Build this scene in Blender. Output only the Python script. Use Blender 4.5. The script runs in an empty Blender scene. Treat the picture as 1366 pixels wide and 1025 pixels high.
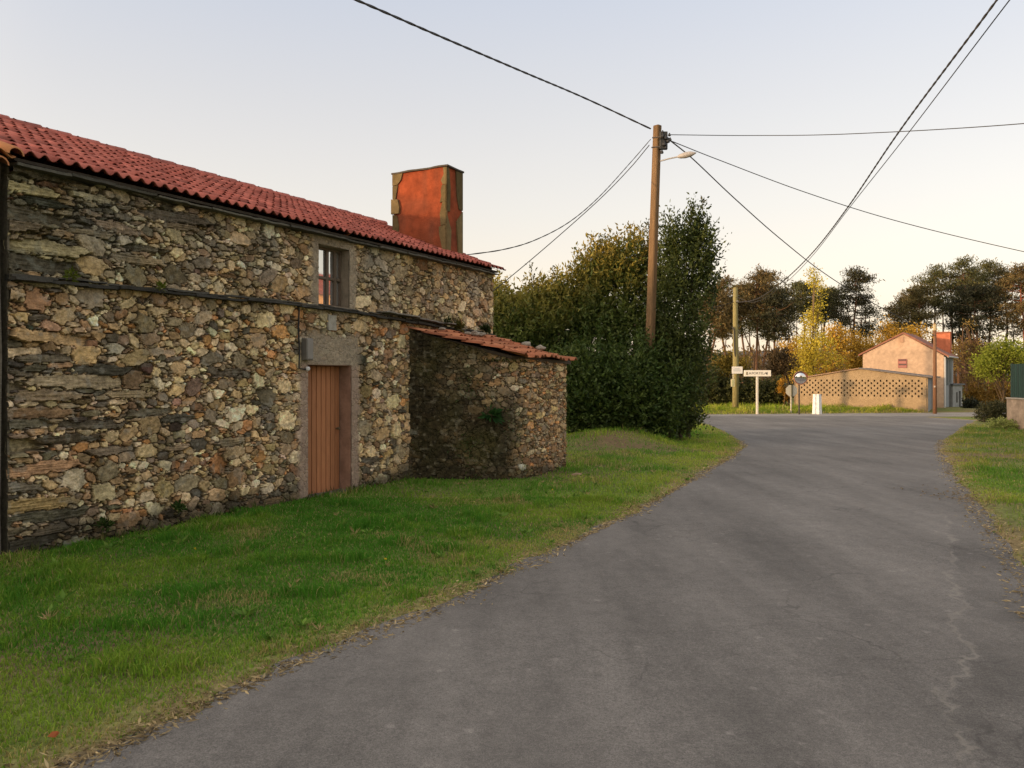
import bpy, math, random
import numpy as np
from mathutils import Vector

SC = bpy.context.scene
COL = SC.collection
rng = np.random.default_rng(11)
random.seed(5)
F, H, CU, CV = 1050.0, 1.75, 683.0, 500.0

# ------------------------------------------------------------------ noise
def _hash(ix, iy, iz, seed):
    n = (ix.astype(np.int64) * 374761393 + iy.astype(np.int64) * 668265263 + iz.astype(np.int64) * 2147483647 + seed * 1274126177) & 0xffffffff
    n = ((n ^ (n >> 13)) * 1274126177) & 0xffffffff
    n = (n ^ (n >> 16)) & 0xffffffff
    return n.astype(np.float64) / 2147483647.5 - 1.0

def vn(x, y, z=None, sc=1.0, seed=0):
    x = np.asarray(x, float) * sc; y = np.asarray(y, float) * sc
    z = np.zeros_like(x) if z is None else np.asarray(z, float) * sc
    x, y, z = np.broadcast_arrays(x, y, z)
    ix, iy, iz = np.floor(x), np.floor(y), np.floor(z)
    fx, fy, fz = x - ix, y - iy, z - iz
    fx = fx * fx * (3 - 2 * fx); fy = fy * fy * (3 - 2 * fy); fz = fz * fz * (3 - 2 * fz)
    r = 0
    for a in (0, 1):
        for b in (0, 1):
            for c in (0, 1):
                w = (fx if a else 1 - fx) * (fy if b else 1 - fy) * (fz if c else 1 - fz)
                r = r + w * _hash(ix + a, iy + b, iz + c, seed)
    return r

def fbm(x, y, sc, seed=0, oct=3):
    r = 0; a = 1.0; t = 0
    for o in range(oct):
        r = r + a * vn(x, y, None, sc * 2 ** o, seed + o); t += a; a *= .5
    return r / t

def sstep(a, b, x):
    t = np.clip((np.asarray(x, float) - a) / (b - a), 0, 1)
    return t * t * (3 - 2 * t)

# ------------------------------------------------------------------ mesh builder
class MB:
    def __init__(s): s.v = []; s.f = []; s.c = []; s.n = 0
    def add(s, V, Fs, C=(.5, .5, .5)):
        V = np.asarray(V, float).reshape(-1, 3)
        if not isinstance(Fs, list) or (Fs and not isinstance(Fs[0], np.ndarray)):
            if isinstance(Fs, np.ndarray): Fs = [Fs]
            else:
                g = {}
                for q in Fs: g.setdefault(len(q), []).append(q)
                Fs = [np.array(x) for x in g.values()]
        for q in Fs: s.f.append(np.asarray(q, np.int64) + s.n)
        C = np.asarray(C, float)
        if C.ndim == 1: C = np.tile(C[:3], (len(V), 1))
        s.v.append(V); s.c.append(C[:, :3]); s.n += len(V)
        return s
    def box(s, c, size, ax=None, col=(.5, .5, .5), ch=0.0):
        hx, hy, hz = [k / 2 for k in size]
        A = np.eye(3) if ax is None else np.array(ax, float)
        if ch <= 0:
            L = np.array([[x, y, z] for x in (-hx, hx) for y in (-hy, hy) for z in (-hz, hz)])
            Fs = [(0, 1, 3, 2), (4, 6, 7, 5), (0, 4, 5, 1), (2, 3, 7, 6), (0, 2, 6, 4), (1, 5, 7, 3)]
        else:
            L = []
            for sx in (-1, 1):
                for sy in (-1, 1):
                    for sz in (-1, 1):
                        L += [[sx * (hx - ch), sy * (hy - ch), sz * hz], [sx * (hx - ch), sy * hy, sz * (hz - ch)], [sx * hx, sy * (hy - ch), sz * (hz - ch)]]
            L = np.array(L)
            bm_ = convex(L)
            L, Fs = bm_
        s.add(np.asarray(c) + L @ A, Fs, col); return s
    def rbox(s, c, size, ax=None, col=(.5, .5, .5), step=.08, amp=.01, nsc=6, seed=0, var=.12):
        """box with subdivided, weathered faces"""
        A = np.eye(3) if ax is None else np.array(ax, float)
        hs = np.array(size) / 2
        for k in range(3):
            i, j = [(1, 2), (2, 0), (0, 1)][k]
            ni = max(1, int(size[i] / step)); nj = max(1, int(size[j] / step))
            gi, gj = np.meshgrid(np.linspace(-hs[i], hs[i], ni + 1), np.linspace(-hs[j], hs[j], nj + 1), indexing='ij')
            for sg in (-1, 1):
                L = np.zeros(gi.shape + (3,)); L[..., i] = gi; L[..., j] = gj; L[..., k] = sg * hs[k]
                L = L.reshape(-1, 3)
                P = np.asarray(c) + L @ A
                D = np.stack([vn(P[:, 0], P[:, 1], P[:, 2], nsc, seed + q) for q in range(3)], 1) * amp
                idx = np.arange((ni + 1) * (nj + 1)).reshape(ni + 1, nj + 1)
                Q = np.stack([idx[:-1, :-1], idx[1:, :-1], idx[1:, 1:], idx[:-1, 1:]], -1).reshape(-1, 4)
                if sg < 0: Q = Q[:, ::-1]
                m = 1 + var * vn(P[:, 0], P[:, 1], P[:, 2], 5, seed + 7)[:, None]
                cc = np.asarray(col, float)
                s.add(P + D, Q, np.clip((cc[None, :] if cc.ndim == 1 else cc) * m, 0, 1))
        return s
    def tube(s, path, rad, n=8, col=(.5, .5, .5), cap=True):
        P = np.asarray(path, float); m = len(P)
        R = np.full(m, rad, float) if np.isscalar(rad) else np.asarray(rad, float)
        T = np.gradient(P, axis=0); T /= np.linalg.norm(T, axis=1)[:, None] + 1e-12
        ref = np.array([0, 0, 1.]) if abs(T[0, 2]) < .9 else np.array([1., 0, 0])
        V = []
        for k in range(m):
            a = np.cross(T[k], ref); a /= np.linalg.norm(a) + 1e-12
            b = np.cross(a, T[k]); ref = b
            th = np.arange(n) * 2 * np.pi / n
            V.append(P[k] + R[k] * (np.cos(th)[:, None] * a + np.sin(th)[:, None] * b))
        V = np.concatenate(V)
        i = np.arange(m - 1)[:, None] * n; j = np.arange(n)[None, :]; j2 = (j + 1) % n
        Q = np.stack([i + j, i + n + j, i + n + j2, i + j2], -1).reshape(-1, 4)
        Fs = [Q]
        if cap: Fs += [np.arange(n)[None, :], ((m - 1) * n + np.arange(n))[None, ::-1]]
        s.add(V, Fs, col); return s
    def lathe(s, c, prof, n=16, col=(.5, .5, .5), axis=None):
        A = np.eye(3) if axis is None else np.array(axis, float)
        V = []
        for r, z in prof:
            for k in range(n):
                a = 2 * math.pi * k / n; V.append((r * math.cos(a), r * math.sin(a), z))
        Fs = []
        for i in range(len(prof) - 1):
            for k in range(n):
                k2 = (k + 1) % n
                Fs.append((i * n + k, i * n + k2, (i + 1) * n + k2, (i + 1) * n + k))
        Fs.append(tuple(range(n))[::-1]); Fs.append(tuple((len(prof) - 1) * n + k for k in range(n)))
        s.add(np.asarray(c) + np.array(V) @ A, Fs, col); return s
    def prism(s, pts, off, col=(.5, .5, .5)):
        P = np.asarray(pts, float); n = len(P); V = np.concatenate([P, P + np.asarray(off, float)])
        Fs = [tuple(range(n))[::-1], tuple(range(n, 2 * n))] + [(k, (k + 1) % n, n + (k + 1) % n, n + k) for k in range(n)]
        s.add(V, Fs, col); return s
    def build(s, name, mat, parent=None, smooth=False):
        V = np.concatenate(s.v); C = np.concatenate(s.c)
        if parent is not None: V = V - np.asarray(ORG[parent])
        me = bpy.data.meshes.new(name)
        me.vertices.add(len(V)); me.vertices.foreach_set('co', V.astype(np.float32).ravel())
        loops = np.concatenate([q.ravel() for q in s.f])
        tot = np.concatenate([np.full(len(q), q.shape[1]) for q in s.f])
        st = np.concatenate([[0], np.cumsum(tot)[:-1]])
        me.loops.add(len(loops)); me.loops.foreach_set('vertex_index', loops.astype(np.int32))
        me.polygons.add(len(tot)); me.polygons.foreach_set('loop_start', st.astype(np.int32))
        me.polygons.foreach_set('use_smooth', np.full(len(tot), smooth))
        at = me.color_attributes.new('Col', 'FLOAT_COLOR', 'POINT')
        at.data.foreach_set('color', np.concatenate([C, np.ones((len(C), 1))], 1).astype(np.float32).ravel())
        me.update(calc_edges=True); me.validate()
        me.materials.append(mat)
        o = bpy.data.objects.new(name, me); COL.objects.link(o)
        if parent is not None:
            o.parent = parent; ORG[o] = ORG[parent]
        else: ORG[o] = (0, 0, 0)
        return o
ORG = {}

def convex(L):
    import bmesh
    bm = bmesh.new()
    for p in L: bm.verts.new(p)
    bmesh.ops.convex_hull(bm, input=bm.verts)
    bm.verts.index_update()
    V = np.array([v.co[:] for v in bm.verts]); Fs = [tuple(v.index for v in f.verts) for f in bm.faces]
    bm.free(); return V, Fs

def thing(name, loc, label, cat, group=None):
    o = bpy.data.objects.new(name, None); COL.objects.link(o); o.location = tuple(map(float, loc)); ORG[o] = tuple(map(float, loc))
    o.empty_display_size = .2
    return tag(o, label, cat, group)
def tag(o, label, cat, group=None, kind=None):
    o['label'] = label; o['category'] = cat
    if group: o['group'] = group
    if kind: o['kind'] = kind
    return o
def struct(o, kind='structure'):
    o['kind'] = kind; return o
def lab(o, t): o['label'] = t; return o

# ------------------------------------------------------------------ materials
def newmat(name):
    m = bpy.data.materials.new(name); m.use_nodes = True
    nt = m.node_tree; b = nt.nodes['Principled BSDF']
    return m, nt, b
def N(nt, t, **k):
    n = nt.nodes.new(t)
    for a, v in k.items(): setattr(n, a, v)
    return n
def colmat(name, rough=.85, nsc=8., var=.25, bump=.15, bsc=60., spec=.25, metal=0., stretch=None, tint=(1, 1, 1), detail=6):
    """surface whose base colour is the object's own colour attribute broken up by noise"""
    m, nt, b = newmat(name); L = nt.links
    a = N(nt, 'ShaderNodeAttribute', attribute_name='Col')
    tc = N(nt, 'ShaderNodeTexCoord'); mp = N(nt, 'ShaderNodeMapping')
    if stretch: mp.inputs['Scale'].default_value = stretch
    L.new(tc.outputs['Object'], mp.inputs['Vector'])
    n1 = N(nt, 'ShaderNodeTexNoise'); n1.inputs['Scale'].default_value = nsc; n1.inputs['Detail'].default_value = detail; n1.inputs['Roughness'].default_value = .65
    L.new(mp.outputs[0], n1.inputs['Vector'])
    mr = N(nt, 'ShaderNodeMapRange'); mr.inputs['From Min'].default_value = .25; mr.inputs['From Max'].default_value = .75
    mr.inputs['To Min'].default_value = 1 - var; mr.inputs['To Max'].default_value = 1 + var
    L.new(n1.outputs['Fac'], mr.inputs['Value'])
    mx = N(nt, 'ShaderNodeVectorMath', operation='MULTIPLY'); L.new(a.outputs['Color'], mx.inputs[0])
    sc = N(nt, 'ShaderNodeVectorMath', operation='SCALE'); sc.inputs[0].default_value = tint; L.new(mr.outputs[0], sc.inputs['Scale'])
    L.new(sc.outputs[0], mx.inputs[1]); L.new(mx.outputs[0], b.inputs['Base Color'])
    b.inputs['Roughness'].default_value = rough; b.inputs['Specular IOR Level'].default_value = spec; b.inputs['Metallic'].default_value = metal
    if bump:
        n2 = N(nt, 'ShaderNodeTexNoise'); n2.inputs['Scale'].default_value = bsc; n2.inputs['Detail'].default_value = 5
        L.new(mp.outputs[0], n2.inputs['Vector'])
        bp = N(nt, 'ShaderNodeBump'); bp.inputs['Strength'].default_value = bump; bp.inputs['Distance'].default_value = .02
        L.new(n2.outputs['Fac'], bp.inputs['Height']); L.new(bp.outputs[0], b.inputs['Normal'])
    return m
def leafmat(name, trans=.35, rough=.45, spec=.35):
    m, nt, b = newmat(name); L = nt.links
    a = N(nt, 'ShaderNodeAttribute', attribute_name='Col')
    L.new(a.outputs['Color'], b.inputs['Base Color']); b.inputs['Roughness'].default_value = rough; b.inputs['Specular IOR Level'].default_value = spec
    t = N(nt, 'ShaderNodeBsdfTranslucent'); L.new(a.outputs['Color'], t.inputs['Color'])
    mx = N(nt, 'ShaderNodeMixShader'); mx.inputs[0].default_value = trans
    L.new(b.outputs[0], mx.inputs[1]); L.new(t.outputs[0], mx.inputs[2])
    L.new(mx.outputs[0], nt.nodes['Material Output'].inputs['Surface'])
    return m

M_STONE = colmat('rubble_stone', .92, 22, .38, .5, 70, .15)
M_SLATE = colmat('slate', .8, 14, .4, .4, 50, .3)
M_PLASTER = colmat('old_render', .95, 7, .3, .35, 45, .12)
M_TILE = colmat('roof_tile', .78, 3, .34, .15, 60, .3)
M_WOOD = colmat('painted_wood', .6, 6, .22, .15, 50, .3, stretch=(6, 6, .6))
M_POLE = colmat('pole_wood', .85, 7, .35, .4, 30, .2, stretch=(4, 4, .4))
M_METAL = colmat('metal', .45, 10, .15, .05, 60, .5, .3)
M_PAINT = colmat('sign_paint', .5, 8, .08, .02, 60, .4)
M_BLACK = colmat('cable_rubber', .6, 8, .2, .0, 60, .3)
M_BARK = colmat('bark', .95, 10, .4, .6, 20, .1, stretch=(1, 1, .35))
M_BRICK = colmat('block_wall', .92, 5, .2, .2, 40, .12)
M_LEAF = leafmat('glossy_leaf', .3, .5, .22)
M_THIN = leafmat('thin_leaf', .45, .6, .2)
M_NEEDLE = leafmat('pine_needle', .2, .6, .2)
M_GRASS = leafmat('grass_blade', .5, .6, .15)
M_SOIL = colmat('soil', .97, 16, .6, .7, 45, .08, detail=9)
M_HILL = colmat('far_hill', 1, .02, .3, 0, 1, .05)

def mat_glass():
    m, nt, b = newmat('window_pane')
    b.inputs['Base Color'].default_value = (.62, .62, .6, 1); b.inputs['Metallic'].default_value = .8; b.inputs['Roughness'].default_value = .03
    return m
M_GLASS = mat_glass()
def mat_mirror():
    m, nt, b = newmat('mirror_face')
    b.inputs['Base Color'].default_value = (.8, .8, .8, 1); b.inputs['Metallic'].default_value = 1; b.inputs['Roughness'].default_value = .06
    return m
M_MIRROR = mat_mirror()

# ------------------------------------------------------------------ ground model
def gbase(y):
    y = np.asarray(y, float)
    return -0.02 * np.clip(y - 14, 0, 48)
def G(u, v):
    Y = 20.
    for _ in range(60): Y = F * (H - float(gbase(Y))) / (v - CV)
    return np.array([(u - CU) / F * Y, Y, float(gbase(Y))])
def P(u, v, Y): return np.array([(u - CU) / F * Y, Y, H - (v - CV) / F * Y])
def X_at(u, Y): return (u - CU) / F * Y

Lp = [G(*q) for q in [(130, 1025), (300, 945), (430, 885), (560, 830), (700, 765), (850, 690), (930, 645), (985, 610), (999, 597), (990, 585), (965, 573), (930, 563)]]
Rp = [G(*q) for q in [(1366, 775), (1340, 735), (1302, 680), (1266, 630), (1252, 602), (1256, 588), (1278, 572), (1300, 561)]]
dL = Lp[1] - Lp[0]; dL /= np.linalg.norm(dL)
LY = np.array([Lp[0][1] - 16 * dL[1]] + [p[1] for p in Lp]); LX = np.array([Lp[0][0] - 16 * dL[0]] + [p[0] for p in Lp])
dR = Rp[2] - Rp[0]; dR /= np.linalg.norm(dR)
RY = np.array([Rp[0][1] - 20 * dL[1]] + [p[1] for p in Rp]); RX = np.array([Rp[0][0] - 20 * dL[0]] + [p[0] for p in Rp])
CO = np.array([11.3, 48.2]); CD = np.array([.971, .239]); CN = np.array([-.239, .971])
def leftX(y): return np.interp(y, LY, LX) - .10
def rightX(y): return np.interp(y, RY, RX)
def road_d(x, y):
    """distance outside the asphalt (negative on it)"""
    dm = np.maximum(leftX(y) - x, x - rightX(y)) * .87
    dm = np.maximum(dm, np.maximum(y - 44, LY[0] - y))
    o = (x - CO[0]) * CN[0] + (y - CO[1]) * CN[1]
    dc = np.maximum(o, -o - 7.5)
    return np.minimum(dm, dc)
HO = np.array([-4.78, 7.35]); HD = np.array([.475, .880]); HN = np.array([.880, -.475])
def house_tq(x, y):
    a, b = x - HO[0], y - HO[1]
    return a * HD[0] + b * HD[1], a * HN[0] + b * HN[1]
def hp(t, q, z): return np.array([HO[0] + HD[0] * t + HN[0] * q, HO[1] + HD[1] * t + HN[1] * q, z])
HAX = np.array([[HD[0], HD[1], 0], [HN[0], HN[1], 0], [0, 0, 1.]])     # rows: along wall, outward, up

def gz(x, y):
    x = np.asarray(x, float); y = np.asarray(y, float)
    d = road_d(x, y)
    n = .09 * fbm(x, y, 1.3, 3, 3) + .06 * vn(x, y, None, 5, 9)
    z = gbase(y) - .05 + .075 * sstep(-.12, .2, d + n)
    w = sstep(.3, 1.2, d)
    z = z + w * (.02 * fbm(x, y, .9, 21, 2))
    z = z + .42 * np.exp(-(((x - 2.6) / 1.6) ** 2 + ((y - 20.8) / 1.8) ** 2)) * sstep(.5, 2.5, d)
    z = z + .25 * sstep(1.0, 5, d) * sstep(3, 7, x) * sstep(30, 20, y)          # right-hand bank
    z = z + .18 * sstep(.1, 1.2, d) * sstep(46, 50, y) * sstep(75, 60, y)       # far bank
    return z

def gaxis(lo, hi, a, b, st, grow=1.22):
    c = list(np.arange(a, b, st)); s = st; x = c[-1]
    while x < hi: s *= grow; x += s; c.append(min(x, hi))
    s = st; x = a; pre = []
    while x > lo: s *= grow; x -= s; pre.append(max(x, lo))
    return np.array(pre[::-1] + c)

def build_ground():
    xs = gaxis(-900, 900, -7, 24, .13); ys = gaxis(-300, 1500, 1.5, 60, .13)
    gx, gy = np.meshgrid(xs, ys, indexing='ij')
    x, y = gx.ravel(), gy.ravel()
    z = gz(x, y); d = road_d(x, y)
    idx = np.arange(len(x)).reshape(gx.shape)
    Q = np.stack([idx[:-1, :-1], idx[1:, :-1], idx[1:, 1:], idx[:-1, 1:]], -1).reshape(-1, 4)
    n1 = fbm(x, y, .8, 31, 4); n2 = fbm(x, y, 3.1, 37, 3)
    grn = np.array([.14, .20, .04]); soil = np.array([.18, .135, .075]); straw = np.array([.30, .235, .11])
    k = np.clip(.5 + .9 * n1, 0, 1)[:, None]
    C = grn * k + soil * (1 - k)
    e = (sstep(.34, .02, d + .35 * n2) * .85)[:, None]
    C = C * (1 - e) + (straw * (.5 + .5 * np.clip(.5 + n2, 0, 1))[:, None] + soil * (.5 - .5 * np.clip(.5 + n2, 0, 1))[:, None]) * e
    # bare earth patch under the hedge and the rough dug strip on the right-hand bank
    bp = (np.exp(-(((x - 2.6) / 1.8) ** 2 + ((y - 19.0) / 1.0) ** 2)) * np.clip(.7 + n2, 0, 1))[:, None]
    C = C * (1 - bp) + np.array([.17, .12, .07]) * bp
    far = sstep(90, 200, y)[:, None]; C = C * (1 - far) + np.array([.06, .07, .025]) * far
    mb = MB().add(np.stack([x, y, z], 1), Q, C)
    return struct(mb.build('ground', M_SOIL, smooth=True))
build_ground()

# ------------------------------------------------------------------ roads
_cy = np.array([3.6, 5., 7., 9.5]); _cu = np.array([1285, 1272, 1268, 1262.]); _cx = X_at(_cu, _cy)
CRK = np.polyfit(_cy, (_cx - leftX(_cy)) / (rightX(_cy) - leftX(_cy)), 1)
def mat_road(name, main):
    m, nt, b = newmat(name); L = nt.links
    tc = N(nt, 'ShaderNodeTexCoord'); uv = N(nt, 'ShaderNodeUVMap'); uv.uv_map = 'UVMap'
    def noise(sc, det, src, rough=.6):
        n = N(nt, 'ShaderNodeTexNoise'); n.inputs['Scale'].default_value = sc; n.inputs['Detail'].default_value = det; n.inputs['Roughness'].default_value = rough
        L.new(src, n.inputs['Vector']); return n.outputs['Fac']
    def ramp(src, a, bb, lo, hi):
        r = N(nt, 'ShaderNodeMapRange'); r.inputs['From Min'].default_value = a; r.inputs['From Max'].default_value = bb
        r.inputs['To Min'].default_value = lo; r.inputs['To Max'].default_value = hi; L.new(src, r.inputs['Value']); return r.outputs[0]
    def math_(op, a, bb=None):
        n = N(nt, 'ShaderNodeMath', operation=op)
        for i, k in enumerate((a, bb)):
            if k is None: continue
            if hasattr(k, 'links') or hasattr(k, 'is_linked'): L.new(k, n.inputs[i])
            else: n.inputs[i].default_value = k
        return n.outputs[0]
    ob = tc.outputs['Object']
    mp = N(nt, 'ShaderNodeMapping'); mp.inputs['Rotation'].default_value = (0, 0, math.radians(28)); mp.inputs['Scale'].default_value = (1.6, .28, 1)
    L.new(ob, mp.inputs['Vector'])
    streak = ramp(noise(.9, 4, mp.outputs[0]), .3, .7, .74, 1.26)
    big = ramp(noise(.35, 4, ob), .3, .7, .85, 1.15)
    mid = ramp(noise(7, 6, ob, .75), .3, .7, .82, 1.18)
    fine = math_('MULTIPLY', ramp(noise(150, 2, ob), .25, .75, .55, 1.45), ramp(noise(42, 3, ob, .7), .3, .7, .80, 1.20))
    v = math_('MULTIPLY', math_('MULTIPLY', streak, big), math_('MULTIPLY', mid, fine))
    # pale worn chips
    vor = N(nt, 'ShaderNodeTexVoronoi'); vor.inputs['Scale'].default_value = 3.2; L.new(ob, vor.inputs['Vector'])
    chip = ramp(math_('ADD', vor.outputs['Distance'], math_('MULTIPLY', math_('SUBTRACT', noise(30, 3, ob), .5), .22)), .11, .04, 0, .42)
    v = math_('ADD', v, math_('MULTIPLY', chip, 1.0))
    sx = N(nt, 'ShaderNodeSeparateXYZ'); L.new(uv.outputs[0], sx.inputs[0])
    base = (.150, .141, .128) if main else (.25, .232, .205)
    cm = N(nt, 'ShaderNodeVectorMath', operation='SCALE'); cm.inputs[0].default_value = base; L.new(v, cm.inputs['Scale'])
    out = cm.outputs[0]
    if main:
        wob = math_('ADD', math_('MULTIPLY', math_('SUBTRACT', noise(1.1, 4, ob), .5), .16), math_('MULTIPLY', math_('SUBTRACT', noise(6, 3, ob), .5), .05))
        cx = math_('ADD', math_('SUBTRACT', sx.outputs['X'], math_('MULTIPLY', sx.outputs['Y'], CRK[0])), math_('ADD', wob, .9 - CRK[1]))
        # darker later strip of asphalt along the right side
        patch = ramp(cx, .905, .915, 0, 1)
        near = ramp(sx.outputs['Y'], 9.8, 8.6, 0, 1)
        pk = math_('MULTIPLY', math_('MULTIPLY', patch, near), ramp(noise(1.0, 3, ob), .35, .6, .35, 1))
        mix = N(nt, 'ShaderNodeMixRGB'); L.new(pk, mix.inputs[0]); L.new(out, mix.inputs[1]); 
        dk = N(nt, 'ShaderNodeVectorMath', operation='SCALE'); L.new(out, dk.inputs[0]); dk.inputs['Scale'].default_value = .76; L.new(dk.outputs[0], mix.inputs[2]); out = mix.outputs[0]
        # pale dusty crack where the two asphalts meet
        dist = math_('ABSOLUTE', math_('SUBTRACT', cx, .9))
        ck = math_('MULTIPLY', ramp(dist, .006, .001, 0, .46), ramp(noise(2.6, 3, ob), .38, .55, 0.08, 1))
        ck = math_('MULTIPLY', ck, ramp(sx.outputs['Y'], 10.5, 9.6, 0, 1))
        mix2 = N(nt, 'ShaderNodeMixRGB'); L.new(ck, mix2.inputs[0]); L.new(out, mix2.inputs[1]); mix2.inputs[2].default_value = (.27, .25, .21, 1); out = mix2.outputs[0]
        # hairline dark cracks
        v2 = N(nt, 'ShaderNodeTexVoronoi', feature='DISTANCE_TO_EDGE'); v2.inputs['Scale'].default_value = .75
        wv = N(nt, 'ShaderNodeVectorMath', operation='ADD'); L.new(ob, wv.inputs[0])
        nn = N(nt, 'ShaderNodeTexNoise'); nn.inputs['Scale'].default_value = 2.5; nn.inputs['Detail'].default_value = 4; L.new(ob, nn.inputs['Vector'])
        ns = N(nt, 'ShaderNodeVectorMath', operation='SCALE'); L.new(nn.outputs['Color'], ns.inputs[0]); ns.inputs['Scale'].default_value = .7
        L.new(ns.outputs[0], wv.inputs[1]); L.new(wv.outputs[0], v2.inputs['Vector'])
        hk = math_('MULTIPLY', ramp(v2.outputs['Distance'], .012, .003, 0, .5), ramp(noise(.6, 2, ob), .5, .62, 0, 1))
        mix3 = N(nt, 'ShaderNodeMixRGB'); L.new(hk, mix3.inputs[0]); L.new(out, mix3.inputs[1]); mix3.inputs[2].default_value = (.045, .042, .038, 1); out = mix3.outputs[0]
    L.new(out, b.inputs['Base Color'])
    b.inputs['Roughness'].default_value = .85; b.inputs['Specular IOR Level'].default_value = .3
    bp = N(nt, 'ShaderNodeBump'); bp.inputs['Strength'].default_value = .5; bp.inputs['Distance'].default_value = .008
    L.new(math_('ADD', noise(130, 2, ob), noise(9, 3, ob)), bp.inputs['Height']); L.new(bp.outputs[0], b.inputs['Normal'])
    return m
def sheet(name, X, Y, Z, U, Vv, mat):
    idx = np.arange(X.size).reshape(X.shape)
    Q = np.stack([idx[:-1, :-1], idx[1:, :-1], idx[1:, 1:], idx[:-1, 1:]], -1).reshape(-1, 4)
    o = MB().add(np.stack([X.ravel(), Y.ravel(), Z.ravel()], 1), Q, (.12, .12, .12)).build(name, mat, smooth=True)
    uvl = o.data.uv_layers.new(name='UVMap')
    uv = np.stack([U.ravel(), Vv.ravel()], 1)[Q.ravel()]
    uvl.data.foreach_set('uv', uv.astype(np.float32).ravel())
    return struct(o)
ys = np.arange(LY[0], 45, .25); us = np.linspace(-.12, 1.12, 40)
YY, UU = np.meshgrid(ys, us, indexing='ij')
LXs, RXs = leftX(YY), rightX(YY)
XX = LXs + (RXs - LXs) * UU
sheet('road', XX[:, ::-1][:, ::-1], YY, gbase(YY) + .006 * vn(XX, YY, None, .8, 4) - .0, UU, YY, mat_road('asphalt', True))
ss = np.linspace(-60, 120, 240); oo = np.linspace(-8.2, .7, 14)
S2, O2 = np.meshgrid(ss, oo, indexing='ij')
X2 = CO[0] + CD[0] * S2 + CN[0] * O2; Y2 = CO[1] + CD[1] * S2 + CN[1] * O2
sheet('cross_road', X2, Y2, gbase(Y2) - .012, S2 * 0, Y2, mat_road('pale_asphalt', False))

# ------------------------------------------------------------------ rubble walls
PAL = np.array([[.46, .345, .19], [.57, .455, .28], [.68, .58, .41], [.44, .24, .105], [.38, .31, .20], [.25, .205, .14], [.32, .215, .12], [.12, .108, .082]])
def seeds_for(rg, s0, s1, z0, z1, kind, passes):
    cap = 26000
    A = np.zeros((cap, 8)); n = 0       # s z a b cos sin colour height
    for tries, lo, hi in passes:
        for _ in range(tries):
            s = rg.uniform(s0 - .1, s1 + .1); z = rg.uniform(z0 - .1, z1 + .1)
            r = rg.uniform(lo, hi) if lo < .09 else lo + (hi - lo) * rg.random() ** 1.6
            a, b, c, w = kind(rg, s, z, r)
            if a is None: continue
            an = rg.normal(0, w); ca, sa = math.cos(an), math.sin(an)
            if n:
                dx = s - A[:n, 0]; dz = z - A[:n, 1]
                near = np.nonzero((np.abs(dx) < .95) & (np.abs(dz) < .6))[0]
                if len(near):
                    B = A[near]; dx = dx[near]; dz = dz[near]
                    di = np.hypot((dx * B[:, 4] + dz * B[:, 5]) / B[:, 2], (-dx * B[:, 5] + dz * B[:, 4]) / B[:, 3]) + 1e-6
                    dn = np.hypot((dx * ca + dz * sa) / a, (-dx * sa + dz * ca) / b) + 1e-6
                    if np.any(1 / di + 1 / dn > 1.06): continue
            A[n] = (s, z, a, b, ca, sa, c, rg.random()); n += 1
            if n >= cap: return A[:n]
    return A[:n]
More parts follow.
